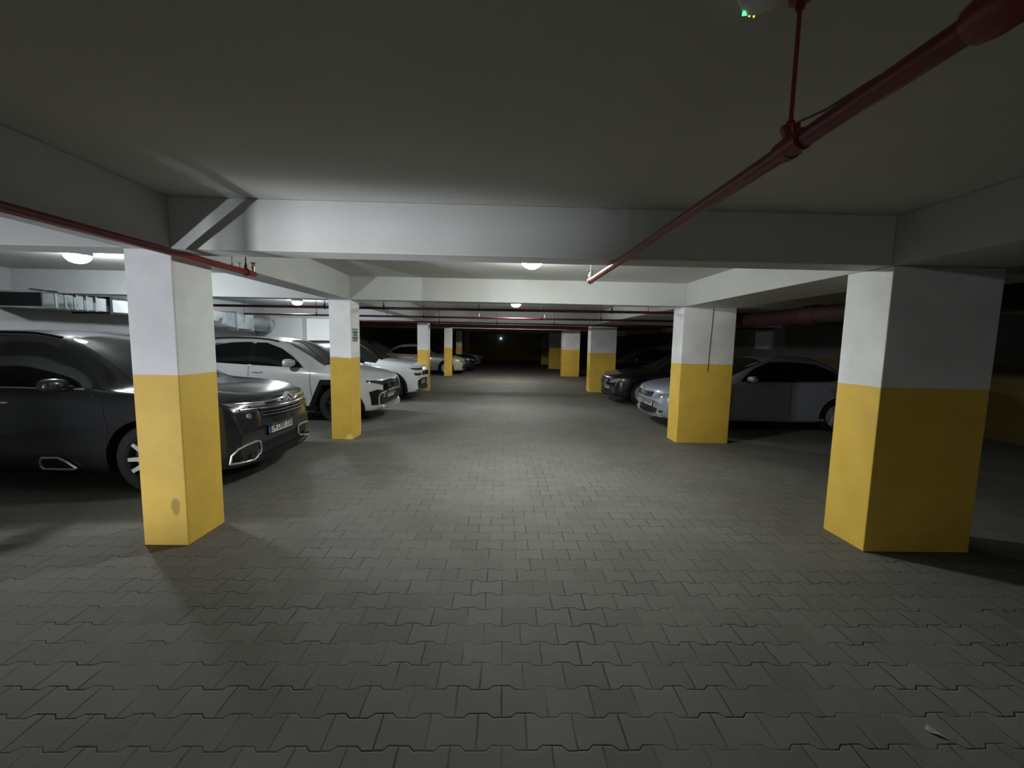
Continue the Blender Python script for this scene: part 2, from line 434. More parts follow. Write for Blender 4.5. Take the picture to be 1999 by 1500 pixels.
# ------------------------------------------------------------------ lamps
def dome_lamp(x, y, label, glow, r=0.125):
    t = thing('ceiling_lamp', label, 'lamp', (x, y, ZC), 0, 'round ceiling lamps')
    MB().lathe([(r*1.02, 0), (r*1.06, -0.012), (r*1.06, -0.060), (r*1.01, -0.068)], seg=28).build('base', LAMP_BASE, t)
    pr = [(r*0.97, -0.066)]
    for i in range(1, 6):
        a = i/5*PI/2
        pr.append((max(r*0.97*math.cos(a), 0.0), -0.066-0.092*math.sin(a)))
    pr[-1] = (0.0, -0.158)
    MB().lathe(pr, seg=16).build('diffuser', glow, t)
    return t
dome_lamp(0.31, 4.80, 'lit round lamp over the lane between the first two cross beams', GLOW_LANE)
dome_lamp(0.29, 9.95, 'lit round lamp over the lane just behind the second cross beam', GLOW_SECOND)
dome_lamp(-5.05, 5.12, 'lit round lamp over the parked cars, left of the nearest yellow column', GLOW_NEAR_BAY)
dome_lamp(-5.22, 10.7, 'lit round lamp above the pale grey crossover, near the steel duct', GLOW_BAY)
dome_lamp(-5.1, -3.6, 'added unseen round lamp over the left parking bay beside the camera', GLOW_ADDED_SIDE)  # added out of view to light the left beam face and near column
dome_lamp(0.3, -7.6, 'added unseen fill lamp over the lane some way behind the camera', GLOW_ADDED_BACK)  # added out of view to brighten the right column front and ceiling
def tube_lamp(x, y, label):
    t = thing('tube_lamp', label, 'lamp', (x, y, ZC), 0, 'far tube lamps over the lane')
    MB().box(-0.17, 0.17, -0.09, 0.09, -0.045, 0).build('housing', LAMP_BASE, t, smooth=False, bevel=0.005)
    for dy in (-0.045, 0.045):
        MB().tube([(-0.15, dy, -0.065), (0.15, dy, -0.065)], 0.018, 10).build('tube', GLOW_FAR, t)
    return t
tube_lamp(-0.18, 17.3, 'far tube lamp over the lane, the one nearer the left columns')
tube_lamp(0.58, 17.3, 'far tube lamp over the lane, the one nearer the right columns')

# added floodlight out of the frame, imitates light reflected up off a car
wl = thing('added_floodlight', 'unseen added floodlight on a low stand, imitating light reflected off a car', 'added light', (-4.5, -0.4, 0), 0)
for sx in (-0.14, 0.14):
    sm_ = MB()
    sm_.tube([(sx, -0.14, 0.0), (sx, -0.12, 0.05), (sx, 0.0, 0.42)], 0.012, 8)
    sm_.tube([(sx, 0.14, 0.0), (sx, 0.12, 0.05), (sx, 0.0, 0.42)], 0.012, 8)
    sm_.tube([(sx, -0.12, 0.05), (sx, 0.12, 0.05)], 0.01, 8)
    sm_.build('stand', BLACK_METAL, wl)
MB().box(-0.13, 0.13, -0.06, 0.02, 0.38, 0.605).build('housing', DARK_RED, wl, bevel=0.01)
MB().box(-0.20, 0.20, 0.02, 0.26, 0.428, 0.436).build('visor', BLACK_METAL, wl, smooth=False)  # added visors trim the beams' spill on floor and ceiling
MB().box(-0.20, 0.42, 0.02, 0.26, 0.597, 0.605).build('visor', BLACK_METAL, wl, smooth=False)
ld = bpy.data.lights.new('added_flood_beam', 'SPOT')
ld.energy = FLOOD_W; ld.color = (0.93, 0.96, 1.0); ld.spot_size = math.radians(27); ld.spot_blend = 1.0; ld.shadow_soft_size = 0.014
lo = bpy.data.objects.new('added_flood_beam', ld); COL.objects.link(lo); lo.parent = wl
lo.location = (0, 0.06, 0.47)
_aim = Vector((-1.05, 3.12, 2.20))-Vector((-4.5, -0.34, 0.47))
lo.rotation_euler = _aim.to_track_quat('-Z', 'Y').to_euler()
ld2 = bpy.data.lights.new('added_flood_low_beam', 'SPOT')
ld2.energy = 400.0; ld2.color = (0.90, 0.94, 1.0); ld2.spot_size = math.radians(56); ld2.spot_blend = 0.5; ld2.shadow_soft_size = 0.03
lo2 = bpy.data.objects.new('added_flood_low_beam', ld2); COL.objects.link(lo2); lo2.parent = wl
lo2.location = (-0.08, 0.06, 0.47)
lo2.rotation_euler = (Vector((-2.95, 3.12, 1.42))-Vector((-4.58, -0.34, 0.47))).to_track_quat('-Z', 'Y').to_euler()

# added pole out of the frame, casts the dark stripe on the first cross beam
dp = MB().tube([(0, 0, 0), (0, 0, ZC)], 0.030, 18).build('shadow_pole', LAMP_BASE, loc=(-3.87, 0.525, 0))
tag(dp, 'unseen pale pole added in the left bay to cast a shadow stripe', 'pipe')

# ------------------------------------------------------------------ sprinkler pipes
def sprinkler(parent, x, y, z, up=True):
    s = 1 if up else -1
    MB().lathe([(0.012, 0.0), (0.012, s*0.03), (0.018, s*0.032), (0.018, s*0.042), (0.006, s*0.045), (0.006, s*0.075)], (x, y, z), seg=10).build('sprinkler_head', BRASS, parent)
    d = MB().lathe([(0.0, s*0.075), (0.024, s*0.075), (0.022, s*0.081), (0.0, s*0.081)], (x, y, z), seg=12)
    d.tube([(x-0.012, y, z+s*0.04), (x-0.016, y, z+s*0.06), (x-0.004, y, z+s*0.077)], 0.0025, 6)
    d.tube([(x+0.012, y, z+s*0.04), (x+0.016, y, z+s*0.06), (x+0.004, y, z+s*0.077)], 0.0025, 6)
    return d.build('deflector', BRASS, parent)

def hanger(parent, x, y, z, r, ztop, axis, m):
    """ring clamp round the pipe and a threaded rod to the slab"""
    h = MB()
    pr = [(r+0.002, -0.012), (r+0.006, -0.012), (r+0.006, 0.012), (r+0.002, 0.012)]
    h.lathe(pr, (x, y, z), axis=axis, seg=18, closed=True)
    h.lathe([(0.016, r), (0.016, r+0.028), (0.011, r+0.03), (0.011, r+0.05)], (x, y, z), seg=10)
    o = h.build('hanger', m, parent)
    MB().tube([(x, y, z+r+0.03), (x, y, ztop)], 0.006, 8).build('rod', m, o)
    MB().lathe([(0.030, 0), (0.030, -0.006), (0.012, -0.012), (0.012, -0.03)], (x, y, ztop), seg=12).build('anchor', m, o)
    return o

ZP = 2.205
# right lane pipe
rp = thing('sprinkler_pipe', 'thick red pipe under the ceiling slanting in from the upper right', 'pipe', (0.83, 0, 0), 0, 'red sprinkler pipes')
MB().tube([(0, -2.0, ZP), (0.01, 0.76, ZP)], 0.034, 20).build('pipe', RED, rp)
MB().tube([(0.006, 0.64, ZP), (0.01, 0.65, ZP), (0.01, 0.76, ZP), (0.01, 0.785, ZP)], [0.036, 0.041, 0.041, 0.036], 20).build('coupling', RED, rp)
MB().tube([(0.01, 0.74, ZP), (-0.03, 3.93, ZP), (-0.03, 3.945, ZP)], [0.0255, 0.0235, 0.016], 20).build('pipe', RED, rp)
MB().tube([(0.0, 1.30, ZP), (0.0, 1.20, ZP)], 0.030, 16).build('coupling', RED, rp)
hanger(rp, 0.003, 1.265, ZP, 0.027, ZC, 'y', RED)
MB().lathe([(0.012, 0.02), (0.026, 0.055), (0.026, 0.062), (0.010, 0.058)], (0.003, 1.265, ZP), seg=14).build('collar', RED, rp)
wr = MB().tube([(0.012, 1.26, ZP+0.062), (0.018, 1.253, ZP+0.03), (0.030, 1.248, ZP-0.002), (0.026, 1.244, ZP-0.024)], 0.0025, 6)
wr.build('wire_tie', STEEL, rp)
MB().tube([(-0.004, 1.25, ZP+0.058), (0.0, 1.12, ZP+0.034), (0.004, 0.98, ZP+0.027)], 0.003, 6).build('wire', DARK_RED, rp)
hanger(rp, -0.03, 3.88, ZP, 0.026, ZC, 'y', STEEL)
sprinkler(rp, -0.03, 3.925, ZP+0.02)
# left lane pipe
lp = thing('sprinkler_pipe', 'red pipe running past the nearest left column just below the beam', 'pipe', (-2.37, 0, 0), 0, 'red sprinkler pipes')
MB().tube([(-0.02, -2.0, ZP), (0.055, 3.96, ZP), (0.055, 3.975, ZP)], [0.026, 0.026, 0.018], 18).build('pipe', RED, lp)
hanger(lp, 0.053, 3.84, ZP, 0.027, ZC, 'y', DARK_RED)
sprinkler(lp, 0.055, 3.945, ZP+0.022)
# cross pipes further back
def cross_pipe(y, yr, x0, x1, label, hang, heads, r=0.024, z=ZP):
    t = thing('sprinkler_pipe', label, 'pipe', (0, 0, 0), 0, 'red sprinkler pipes')
    def yy(x): return y+(yr-y)*(x-x0)/(x1-x0)
    MB().tube([(x0, yy(x0), z), (x1, yy(x1), z)], r, 12).build('pipe', DARK_RED, t)
    for x in hang: hanger(t, x, yy(x), z, r+0.003, ZC, 'x', BLACK_METAL)
    for x in heads: sprinkler(t, x, yy(x), z+r-0.004)
    return t
cross_pipe(7.95, 7.15, -6.4, 8.6, 'dark red cross pipe just behind the second cross beam', (-3.3, -2.2, 1.95), (-0.45, 1.1, 2.6))
cross_pipe(10.45, 9.75, -6.4, 8.6, 'dark red cross pipe just behind the second lane lamp, second of the row', (-4.6, -1.95, 0.9, 2.35), (-2.85, -0.6, 1.0))
cross_pipe(13.05, 13.05, -5.1, 8.6, 'dark red cross pipe hugging the third cross beam', (-2.0, -0.2, 1.6), (-2.75, 0.4), 0.026)
cross_pipe(14.42, 14.40, -6.4, 5.5, 'thick dark red cross pipe just beyond the third cross beam', (-1.8, 1.1), (-0.6,), 0.045, ZP-0.02)
cross_pipe(16.7, 16.7, -6.4, 5.5, 'dark red cross pipe in front of the two tube lamps', (-1.4, 0.2, 1.8), (-0.5,), 0.026)
cross_pipe(20.9, 20.9, -6.4, 5.5, 'dark red cross pipe behind the two tube lamps', (-1.4, 1.6), (), 0.03)
# main pipe in the right bay
mp = thing('main_pipe', 'large dark red main pipe running along the right bay above the silver sedan', 'pipe', (4.05, 0, 2.055), 0)
MB().tube([(0, -3.0, 0), (0, 9.0, 0)], 0.11, 24).build('pipe', DEEP_RED, mp)
MB().tube([(0, 5.25, 0), (0, 5.28, 0), (0, 5.50, 0), (0, 5.53, 0)], [0.113, 0.130, 0.130, 0.113], 24).build('coupling', DEEP_RED, mp)
for yy_ in (0.5, 4.6, 8.3):
    h_ = MB(); h_.lathe([(0.112, -0.02), (0.118, -0.02), (0.118, 0.02), (0.112, 0.02)], (0, yy_, 0), axis='y', seg=20, closed=True)
    o_ = h_.build('hanger', BLACK_METAL, mp)
    MB().tube([(0, yy_, 0.115), (0, yy_, ZC-2.055)], 0.008, 8).build('rod', BLACK_METAL, o_)

# ------------------------------------------------------------------ ventilation duct along the left wall
du = thing('ventilation_duct', 'galvanised steel air duct hung along the left wall above the parked cars', 'duct', (-7.2, 0, 0), 0)
MB().box(-0.33, 0.31, 6.41, 10.06, 2.018, 2.243).build('duct_section', DUCTM, du, smooth=False, bevel=0.006)
MB().box(-0.315, 0.295, 6.40, 6.415, 2.03, 2.23).build('dark_end_panel', CLAD, du, smooth=False)  # black sheet over the duct end paints the shade of an open mouth
for y in (6.42, 6.62, 6.76, 6.9, 7.06, 7.22, 8.4, 9.2):
    MB().box(-0.34, 0.325, y-0.012, y+0.012, 2.005, 2.256).build('flange', DUCTM, du, smooth=False)
MB().box(-0.33, 0.335, 7.45, 7.50, 1.985, 2.28).build('support', BLACK_METAL, du, smooth=False)
MB().box(0.24, 0.30, 6.3, 8.6, 2.262, 2.276).build('rail', BLACK_METAL, du, smooth=False)
tr = MB()
tr.add([(-0.33, 10.06, 2.018), (0.31, 10.06, 2.018), (0.31, 10.06, 2.243), (-0.33, 10.06, 2.243), (-0.33, 10.83, 1.865), (0.33, 10.83, 1.865), (0.33, 10.83, 2.235), (-0.33, 10.83, 2.235)],
       [(3, 2, 1, 0), (4, 5, 6, 7), (0, 1, 5, 4), (1, 2, 6, 5), (2, 3, 7, 6), (3, 0, 4, 7)])
tr.build('transition', DUCTM, du, smooth=False)
MB().box(-0.33, 0.33, 10.83, 11.5, 1.85, 2.24).build('duct_section', DUCTM, du, smooth=False, bevel=0.006)
rb = MB()
pr = []
for i in range(25):
    pr.append((0.185+(0.012 if i % 2 else 0.0), i*0.035))
rb.lathe([(a*1.12, b) for a, b in pr], (0.13, 11.515, 2.04), axis='y', seg=26)
rb.build('flexible_collar', STEEL, du)
for y in (10.83, 11.5, 12.38):
    MB().box(-0.34, 0.39, y-0.014, y+0.014, 1.79, 2.28).build('flange', DUCTM, du, smooth=False)
el = MB()
pts = [(0.15, 12.40, 2.03), (0.17, 12.52, 2.03), (0.12, 12.64, 2.03), (0.0, 12.72, 2.03), (-0.15, 12.74, 2.03), (-0.37, 12.74, 2.03)]
el.tube(pts, 0.215, 24)
el.build('elbow', DUCTM, du)
for y in (9.6, 11.2):
    MB().tube([(0.345, y, 2.0), (0.345, y, ZC)], 0.004, 6).build('hanger_rod', BLACK_METAL, du)

# ------------------------------------------------------------------ detector with green diodes and litter
dt = thing('smoke_detector', 'white ceiling detector with a row of green lights', 'detector', (0.70, 1.235, ZC), 0)
MB().lathe([(0.058, 0), (0.058, -0.014), (0.050, -0.022), (0.046, -0.040), (0.030, -0.050), (0.0, -0.052)], seg=28).build('body', LAMP_BASE, dt)
MB().lathe([(0.0, 0.004), (0.005, 0.002), (0.005, -0.004), (0.0, -0.006)], (-0.028, 0.030, -0.046), seg=10).build('diode', GLOW_GREEN, dt)
for i, (dx, dy) in enumerate(((-0.016, 0.040), (-0.004, 0.045), (0.010, 0.046))):
    MB().lathe([(0.0, 0.003), (0.0028, 0.001), (0.0028, -0.003), (0.0, -0.004)], (dx, dy, -0.040), seg=8).build('diode', GLOW_YELLOW, dt)
lit = MB()
lit.add([(-0.028, 0.02, 0.003), (0.0, 0.032, 0.012), (0.012, 0.0, 0.006), (0.030, -0.032, 0.003), (-0.006, -0.012, 0.010), (-0.02, 0.0, 0.004)],
        [(0, 5, 1), (5, 4, 2, 1), (4, 3, 2)])
lo_ = lit.build('paper_scrap', PAPER, loc=(1.864, 1.56, 0.0), smooth=False)
md = lo_.modifiers.new('s', 'SOLIDIFY'); md.thickness = 0.0015
tag(lo_, 'small crumpled scrap of pale paper on the dark pavers', 'litter')
ind = MB().lathe([(0.05, 0), (0.05, -0.03), (0.03, -0.06), (0.0, -0.07)], axis='y', seg=16).build('indicator_lamp', GLOW_WHITE, loc=(-0.21, YE, 1.98))
tag(ind, 'tiny white light glowing on the dark far wall', 'lamp')

# ------------------------------------------------------------------ cars
def pchip(pts):
    """monotone cubic through (x, y) points"""
    xs = [p[0] for p in pts]; ys = [p[1] for p in pts]; n = len(xs)
    d = [(ys[i+1]-ys[i])/(xs[i+1]-xs[i]) for i in range(n-1)]
    m = [d[0]]+[0.0 if d[i-1]*d[i] <= 0 else 2*d[i-1]*d[i]/(d[i-1]+d[i]) for i in range(1, n-1)]+[d[-1]]
    def f(x):
        if x <= xs[0]: return ys[0]
        if x >= xs[-1]: return ys[-1]
        i = max(k for k in range(n-1) if xs[k] <= x)
        hh = xs[i+1]-xs[i]; t = (x-xs[i])/hh
        return (ys[i]*(1+2*t)*(1-t)**2+hh*m[i]*t*(1-t)**2+ys[i+1]*t*t*(3-2*t)+hh*m[i+1]*t*t*(t-1))
    return f

def catmull(P, sub):
    out = []
    n = len(P)
    for i in range(n-1):
        p0 = P[max(i-1, 0)]; p1 = P[i]; p2 = P[i+1]; p3 = P[min(i+2, n-1)]
        for k in range(sub):
            t = k/sub
            out.append(tuple(0.5*((2*b)+(-a+c)*t+(2*a-5*b+4*c-d)*t*t+(-a+3*b-3*c+d)*t**3) for a, b, c, d in zip(p0, p1, p2, p3)))
    out.append(P[-1])
    return out

class Car:
    """local frame: nose towards +x, wheels on z=0, origin under the middle of the car; s = distance back from the nose"""
    def __init__(c, name, label, spec, paint, loc, rz, group='parked cars'):
        c.sp = spec; c.L = spec['L']; c.W = spec['W']; c.paint = paint
        c.root = thing(name, label, 'car', loc, rz, group)
        c.shell()
    def X(c, s): return c.L/2-s
    def shell(c):
        sp = c.sp; L = c.L
        top = pchip(sp['top']); bot = pchip(sp['bot']); belt = pchip(sp['belt']); w = pchip(sp['w']); wt = pchip(sp['wt'])
        ss = [0, .015, .035, .06, .09, .13, .18, .25, .33, .42, .52, .64, .78, .94, 1.1]
        s = 1.2
        while s < L-0.45: ss.append(s); s += 0.075
        ss += [L-.42, L-.34, L-.27, L-.2, L-.15, L-.1, L-.06, L-.03, L]
        fb, rbw = sp.get('fbow', .22), sp.get('rbow', .16)
        rings = []
        for s in ss:
            zb, zt, zs, ww, wtt = bot(s), top(s), belt(s), w(s), wt(s)
            zs = min(zs, zt-0.03)
            e = min(0.07, (zt-zs)*0.45)
            hh = zs-zb
            P = [(0, zb), (.6*ww, zb), (.90*ww, zb+.012), (.972*ww, zb+.12*hh), (.995*ww, zb+.36*hh), (ww, zb+.62*hh), (.988*ww, zb+.86*hh), (.955*ww, zs)]
            a = (.955*ww, zs); b = (wtt, zt-e)
            for t, bul in ((.33, .018), (.70, .018)):
                P.append((a[0]+(b[0]-a[0])*t+bul*min(1, (zt-zs)/.5), a[1]+(b[1]-a[1])*t))
            P += [b, (.86*wtt, zt-.35*e), (.55*wtt, zt-.09*e), (0, zt)]
            R = catmull(P, 3)
            rg = []
            for (y, z) in R:
                y = max(y, 0.0)
                k = (y/c.W)**2
                dx = -fb*k*math.exp(-s/.55)+rbw*k*math.exp(-(L-s)/.55)
                rg.append((L/2-s+dx, y, z))
            rings.append(rg)
        n = len(rings[0]); mb = MB(); V = []; F = []
        full = []
        for rg in rings:
            fr = rg+[(x, -y, z) for (x, y, z) in rg[-2:0:-1]]
            full.append(fr)
        m = len(full[0])
        for fr in full: V += fr
        for i in range(len(full)-1):
            for k in range(m):
                k2 = (k+1) % m
                F.append((i*m+k, i*m+k2, (i+1)*m+k2, (i+1)*m+k))
        # end caps as strips between the two sides
        for base in (0, (len(full)-1)*m):
            for k in range(n-1):
                a, b = base+k, base+k+1
                a2 = base+(m-k) % m; b2 = base+(m-k-1)
                if k == 0: F.append((a, b, b2))
                elif k == n-2: F.append((a, b, a2))
                else: F.append((a, b, b2, a2))
        mb.add(V, F)
        c.body = mb.build('body', [c.paint, CLAD], c.root, angle=40)
        bm = bmesh.new(); bm.from_mesh(c.body.data)
        c.bvh = BVHTree.FromBMesh(bm); bm.free()
        # wheel arches cut from the shell
        r = sp['wr']
        cut = MB()
        for s in (sp['fo'], sp['fo']+sp['wb']):
            for sy in (-1, 1):
                x = c.X(s)
                poly = []
                if sp.get('square_arch'):
                    a = r+0.07
                    poly = [(x-a*1.04, -.1), (x-a*1.04, r*.9), (x-a*.62, r+a*.93), (x+a*.62, r+a*.93), (x+a*1.04, r*.9), (x+a*1.04, -.1)]
                else:
                    a = r+0.055
                    poly = [(x-a, -.1)]+[(x+a*math.cos(PI-PI*k/20), r+a*math.sin(PI-PI*k/20)) for k in range(21)]+[(x+a, -.1)]
                y0, y1 = sorted((sy*(c.W-.34), sy*(c.W+.2)))
                cut.prism(poly, 'y', y0, y1)
        co = cut.build('cutter', CLAD, None, smooth=False)
        co.parent = c.root
        md = c.body.modifiers.new('arches', 'BOOLEAN'); md.operation = 'DIFFERENCE'; md.object = co; md.solver = 'EXACT'
        try: md.material_mode = 'TRANSFER'
        except Exception: pass
        bpy.context.view_layer.update()
        dg = bpy.context.evaluated_depsgraph_get()
        me = bpy.data.meshes.new_from_object(c.body.evaluated_get(dg), depsgraph=dg)
        c.body.modifiers.clear()
        c.body.data = me
        for p in me.polygons: p.use_smooth = True
        me.set_sharp_from_angle(angle=math.radians(38))
        bpy.data.objects.remove(co)
    # --- projection of flat outlines onto the shell
    def cast(c, o, d):
        h = c.bvh.ray_cast(Vector(o), Vector(d))
        if h[0] is None:
            h = c.bvh.find_nearest(Vector(o))
        return h[0], h[1]
    def panel(c, name, poly, view, m, off=0.004, thick=0.012, res=0.05, side=1, parent=None, smooth=True, hole=None):
        """poly in (s,z) for view 'side', (y,z) for 'front' / 'rear', (s,y) for 'top'"""
        bm = bmesh.new()
        vs = [bm.verts.new((p[0], p[1], 0)) for p in poly]
        bm.faces.new(vs)
        xs = [p[0] for p in poly]; ys = [p[1] for p in poly]
        for ax, lo_a, hi_a in ((0, min(xs), max(xs)), (1, min(ys), max(ys))):
            n = int((hi_a-lo_a)/res)
            for k in range(1, n+1):
                a = lo_a+(hi_a-lo_a)*k/(n+1)
                co = (a, 0, 0) if ax == 0 else (0, a, 0)
                no = (1, 0, 0) if ax == 0 else (0, 1, 0)
                bmesh.ops.bisect_plane(bm, geom=bm.verts[:]+bm.edges[:]+bm.faces[:], plane_co=co, plane_no=no)
        if hole:
            dead = [f for f in bm.faces if hole(f.calc_center_median().x, f.calc_center_median().y)]
            bmesh.ops.delete(bm, geom=dead, context='FACES')
        bm.verts.index_update()
        V1, V2 = [], []
        for v in bm.verts:
            p, q = v.co.x, v.co.y
            if view == 'side': o = (c.X(p), side*3.0, q); d = (0, -side, 0)
            elif view == 'front': o = (c.L/2+2.0, p, q); d = (-1, 0, 0)
            elif view == 'rear': o = (-c.L/2-2.0, p, q); d = (1, 0, 0)
            else: o = (c.X(p), q, 4.0); d = (0, 0, -1)
            h, nrm = c.cast(o, d)
            D = -Vector(d)
            nn = (nrm if nrm.dot(D) > 0 else -nrm)
            nn = (nn*0.7+D*0.3).normalized()
            V1.append(h+nn*off); V2.append(h-nn*thick)
        n = len(V1); F = []
        for f in bm.faces:
            ids = [v.index for v in f.verts]
            F.append(tuple(ids)); F.append(tuple(i+n for i in reversed(ids)))
        for e in bm.edges:
            if len(e.link_faces) == 1:
                a, b = e.verts[0].index, e.verts[1].index
                F.append((a, b, b+n, a+n))
        bm.free()
        mb = MB(); mb.add(V1+V2, F)
        return mb.build(name, m, parent or c.root, angle=50, smooth=smooth)
    def strip(c, name, pts, wd, view, m, side=1, off=0.005, parent=None, thick=0.006):
        """narrow band along points"""
        P = [Vector((p[0], p[1])) for p in pts]
        L_, R_ = [], []
        for i, p in enumerate(P):
            t = (P[min(i+1, len(P)-1)]-P[max(i-1, 0)]).normalized()
            nn = Vector((-t.y, t.x))
            L_.append(p+nn*wd/2); R_.append(p-nn*wd/2)
        return c.panel(name, [tuple(q) for q in L_]+[tuple(q) for q in reversed(R_)], view, m, off=off, thick=thick, side=side, parent=parent, res=0.06)
    def rod(c, name, pts, r, view, m, side=1, off=0.004, parent=None, closed=False, seg=8):
        """round moulding following the shell along points"""
        W_ = []
        PP = list(pts)+([pts[0]] if closed else [])
        for i in range(len(PP)-1):
            a, b = Vector(PP[i]), Vector(PP[i+1])
            n = max(1, int((b-a).length/0.05))
            for k in range(n):
                W_.append(a+(b-a)*k/n)
        W_.append(Vector(PP[-1]))
        out = []
        for q in W_:
            if view == 'side': o = (c.X(q.x), side*3.0, q.y); d = (0, -side, 0)
            elif view == 'front': o = (c.L/2+2.0, q.x, q.y); d = (-1, 0, 0)
            elif view == 'rear': o = (-c.L/2-2.0, q.x, q.y); d = (1, 0, 0)
            else: o = (c.X(q.x), q.y, 4.0); d = (0, 0, -1)
            h, nrm = c.cast(o, d)
            out.append(h-Vector(d)*off)
        return MB().tube(out, r, seg).build(name, m, parent or c.root)
    def wheels(c, style, rim_m, spokes=5):
        sp = c.sp; r = sp['wr']; tw = 0.21
        for s in (sp['fo'], sp['fo']+sp['wb']):
            for sy in (-1, 1):
                x = c.X(s); yo = sy*(c.W-0.035); yi = sy*(c.W-0.035-tw)
                k = sy
                rr = r*0.69
                prof = [(rr, yi-0), (r*.93, yi), (r*.985, yi+k*.02), (r, yi+k*.05), (r, yo-k*.05), (r*.985, yo-k*.02), (r*.93, yo), (rr*1.04, yo), (rr, yo-k*.01)]
                t = MB().lathe(prof, (x, 0, r), axis='y', seg=36, closed=True).build('wheel', TYRE, c.root)
                rim = MB()
                rim.lathe([(rr, yo-k*.006), (rr*.96, yo-k*.004), (rr*.92, yo-k*.02), (rr*.92, yi+k*.05), (rr, yi+k*.03)], (x, 0, r), axis='y', seg=36, closed=True)
                rim.lathe([(0.0, yo-k*.085), (rr*.93, yo-k*.085), (rr*.93, yo-k*.095), (0, yo-k*.095)], (x, 0, r), axis='y', seg=24)
                ob = rim.build('rim', DARKALLOY if style == 'bi' else rim_m, t)
                spk = MB()
                spk.lathe([(0.0, yo-k*.012), (.045, yo-k*.012), (.058, yo-k*.022), (.058, yo-k*.08), (0, yo-k*.08)], (x, 0, r), axis='y', seg=18)
                for j in range(spokes):
                    a0 = 2*PI*j/spokes+0.3
                    for da, wdt in (((-.24, .050), (.24, .050)) if style == 'bi' else ((0, .052),)):
                        a = a0+da; ca, sa = math.cos(a), math.sin(a)
                        a1 = a0+da*1.5; ca1, sa1 = math.cos(a1), math.sin(a1)
                        p0 = Vector((x+ca*.045, 0, r+sa*.045)); p1 = Vector((x+ca1*rr*.95, 0, r+sa1*rr*.95))
                        dd = (p1-p0).normalized(); nn = Vector((-dd.z, 0, dd.x))
                        q = []
                        for (p, ww, dep) in ((p0, wdt, .018), (p1, wdt*.75, .008)):
                            for sgn in (1, -1):
                                q.append(p+nn*ww/2*sgn+Vector((0, yo-k*dep, 0)))
                                q.append(p+nn*ww/2*sgn+Vector((0, yo-k*(dep+.05), 0)))
                        spk.add(q, [(0, 2, 6, 4), (1, 5, 7, 3), (0, 4, 5, 1), (2, 3, 7, 6), (0, 1, 3, 2), (4, 6, 7, 5)])
                spk.build('spokes', rim_m, t, angle=30)
    def mirror(c, s, z, m, size=(0.13, 0.20, 0.13)):
        for sy in (-1, 1):
            h, _ = c.cast((c.X(s), sy*3, z), (0, -sy, 0))
            x, y = h.x, h.y
            mb = MB()
            a, b, e = size
            prof = [(-.5, .55, .50), (-.3, .88, .80), (0, 1, 1), (.3, .93, .95), (.5, .5, .6)]
            V = []; F = []; n = 14
            for (t, kx, kz) in prof:
                for k in range(n):
                    an = 2*PI*k/n
                    cx = math.copysign(abs(math.cos(an))**.7, math.cos(an)); sx = math.copysign(abs(math.sin(an))**.7, math.sin(an))
                    V.append((x-.02+cx*a/2*kx+(0.03 if t < 0 else 0)-abs(t)*.03, y+sy*(.15+t*b), z+.06+sx*e/2*kz))
            for i in range(len(prof)-1):
                for k in range(n):
                    k2 = (k+1) % n
                    F.append((i*n+k, i*n+k2, (i+1)*n+k2, (i+1)*n+k))
            F += [tuple(range(n)), tuple((len(prof)-1)*n+k for k in range(n))]
            mb.add(V, F)
            mo = mb.build('mirror', m, c.root, angle=60)
            MB().tube([(x, y-sy*.02, z+.01), (x-.01, y+sy*.09, z+.04)], [.03, .022], 10).build('mirror_arm', CLAD, mo)
            MB().box(x-.02-a/2-.004, x-.02-a/2+.02, y+sy*.15-b*.40, y+sy*.15+b*.40, z+.06-e*.36, z+.06+e*.36).build('mirror_glass', GLASS_DARK, mo, bevel=.004)
    def handle(c, s, z, m, side):
        h, _ = c.cast((c.X(s), side*3, z), (0, -side, 0))
        y = h.y
        P = [(h.x+.10, y-side*.005, z), (h.x+.085, y+side*.022, z+.002), (h.x, y+side*.032, z+.004), (h.x-.085, y+side*.022, z+.002), (h.x-.10, y-side*.005, z)]
        return MB().tube(P, [.012, .015, .016, .015, .012], 8).build('door_handle', m, c.root)
    def plate(c, z, text=None, y=0.0, tilt=0.0, w=0.52, h=0.112):
        hp, _ = c.cast((c.L/2+2, y, z), (-1, 0, 0))
        x = hp.x+0.012
        o = MB().box(-.012, .004, -w/2-.012, w/2+.012, -h/2-.016, h/2+.012).build('plate_holder', PLATE_INK, c.root, loc=(x, y, z), bevel=.004)
        p = MB().box(0, .010, -w/2, w/2, -h/2, h/2).build('number_plate', PLATE_WHITE, o, bevel=.002)
        # the blue band sits at the plate's left end as read from the front (car's right-hand side: -y)
        ys = -1
        return o, p
    def plate_mark(c, holder, text, w=0.52, h=0.112):
        b = MB(); b.box(.0102, .0112, -w/2+.002, -w/2+.045, -h/2+.002, h/2-.002)
        b.build('country_band', PLATE_BLUE, holder, smooth=False)
        mb = MB()
        if text:
            v, f = plain_text(text, 0.112)
            x0 = min(q.x for q in v); x1 = max(q.x for q in v)
            sc = (w-.07)/(x1-x0)
            y0 = min(q.y for q in v); y1 = max(q.y for q in v); sz = (h-.030)/(y1-y0)
            # seen from +x, reading direction is towards +y
            mb.add([(.0115, (q.x-(x0+x1)/2)*sc+.022, (q.y-(y0+y1)/2)*sz) for q in v], f)
        else:
            random.seed(int(c.L*1000))
            yy0 = -w/2+.07
            for k in range(7):
                ww = .034
                mb.box(.0102, .0114, yy0, yy0+ww, -h/2+.022, h/2-.022)
                yy0 += ww+(.032 if k in (1, 3) else .018)
        o = mb.build('plate_text', PLATE_INK, holder, smooth=False)
        return o

def paint(name, col, rough=0.32, metal=0.0, coat=0.8):
    return mat(name, col, rough, metal, coat=coat, coat_rough=0.06)

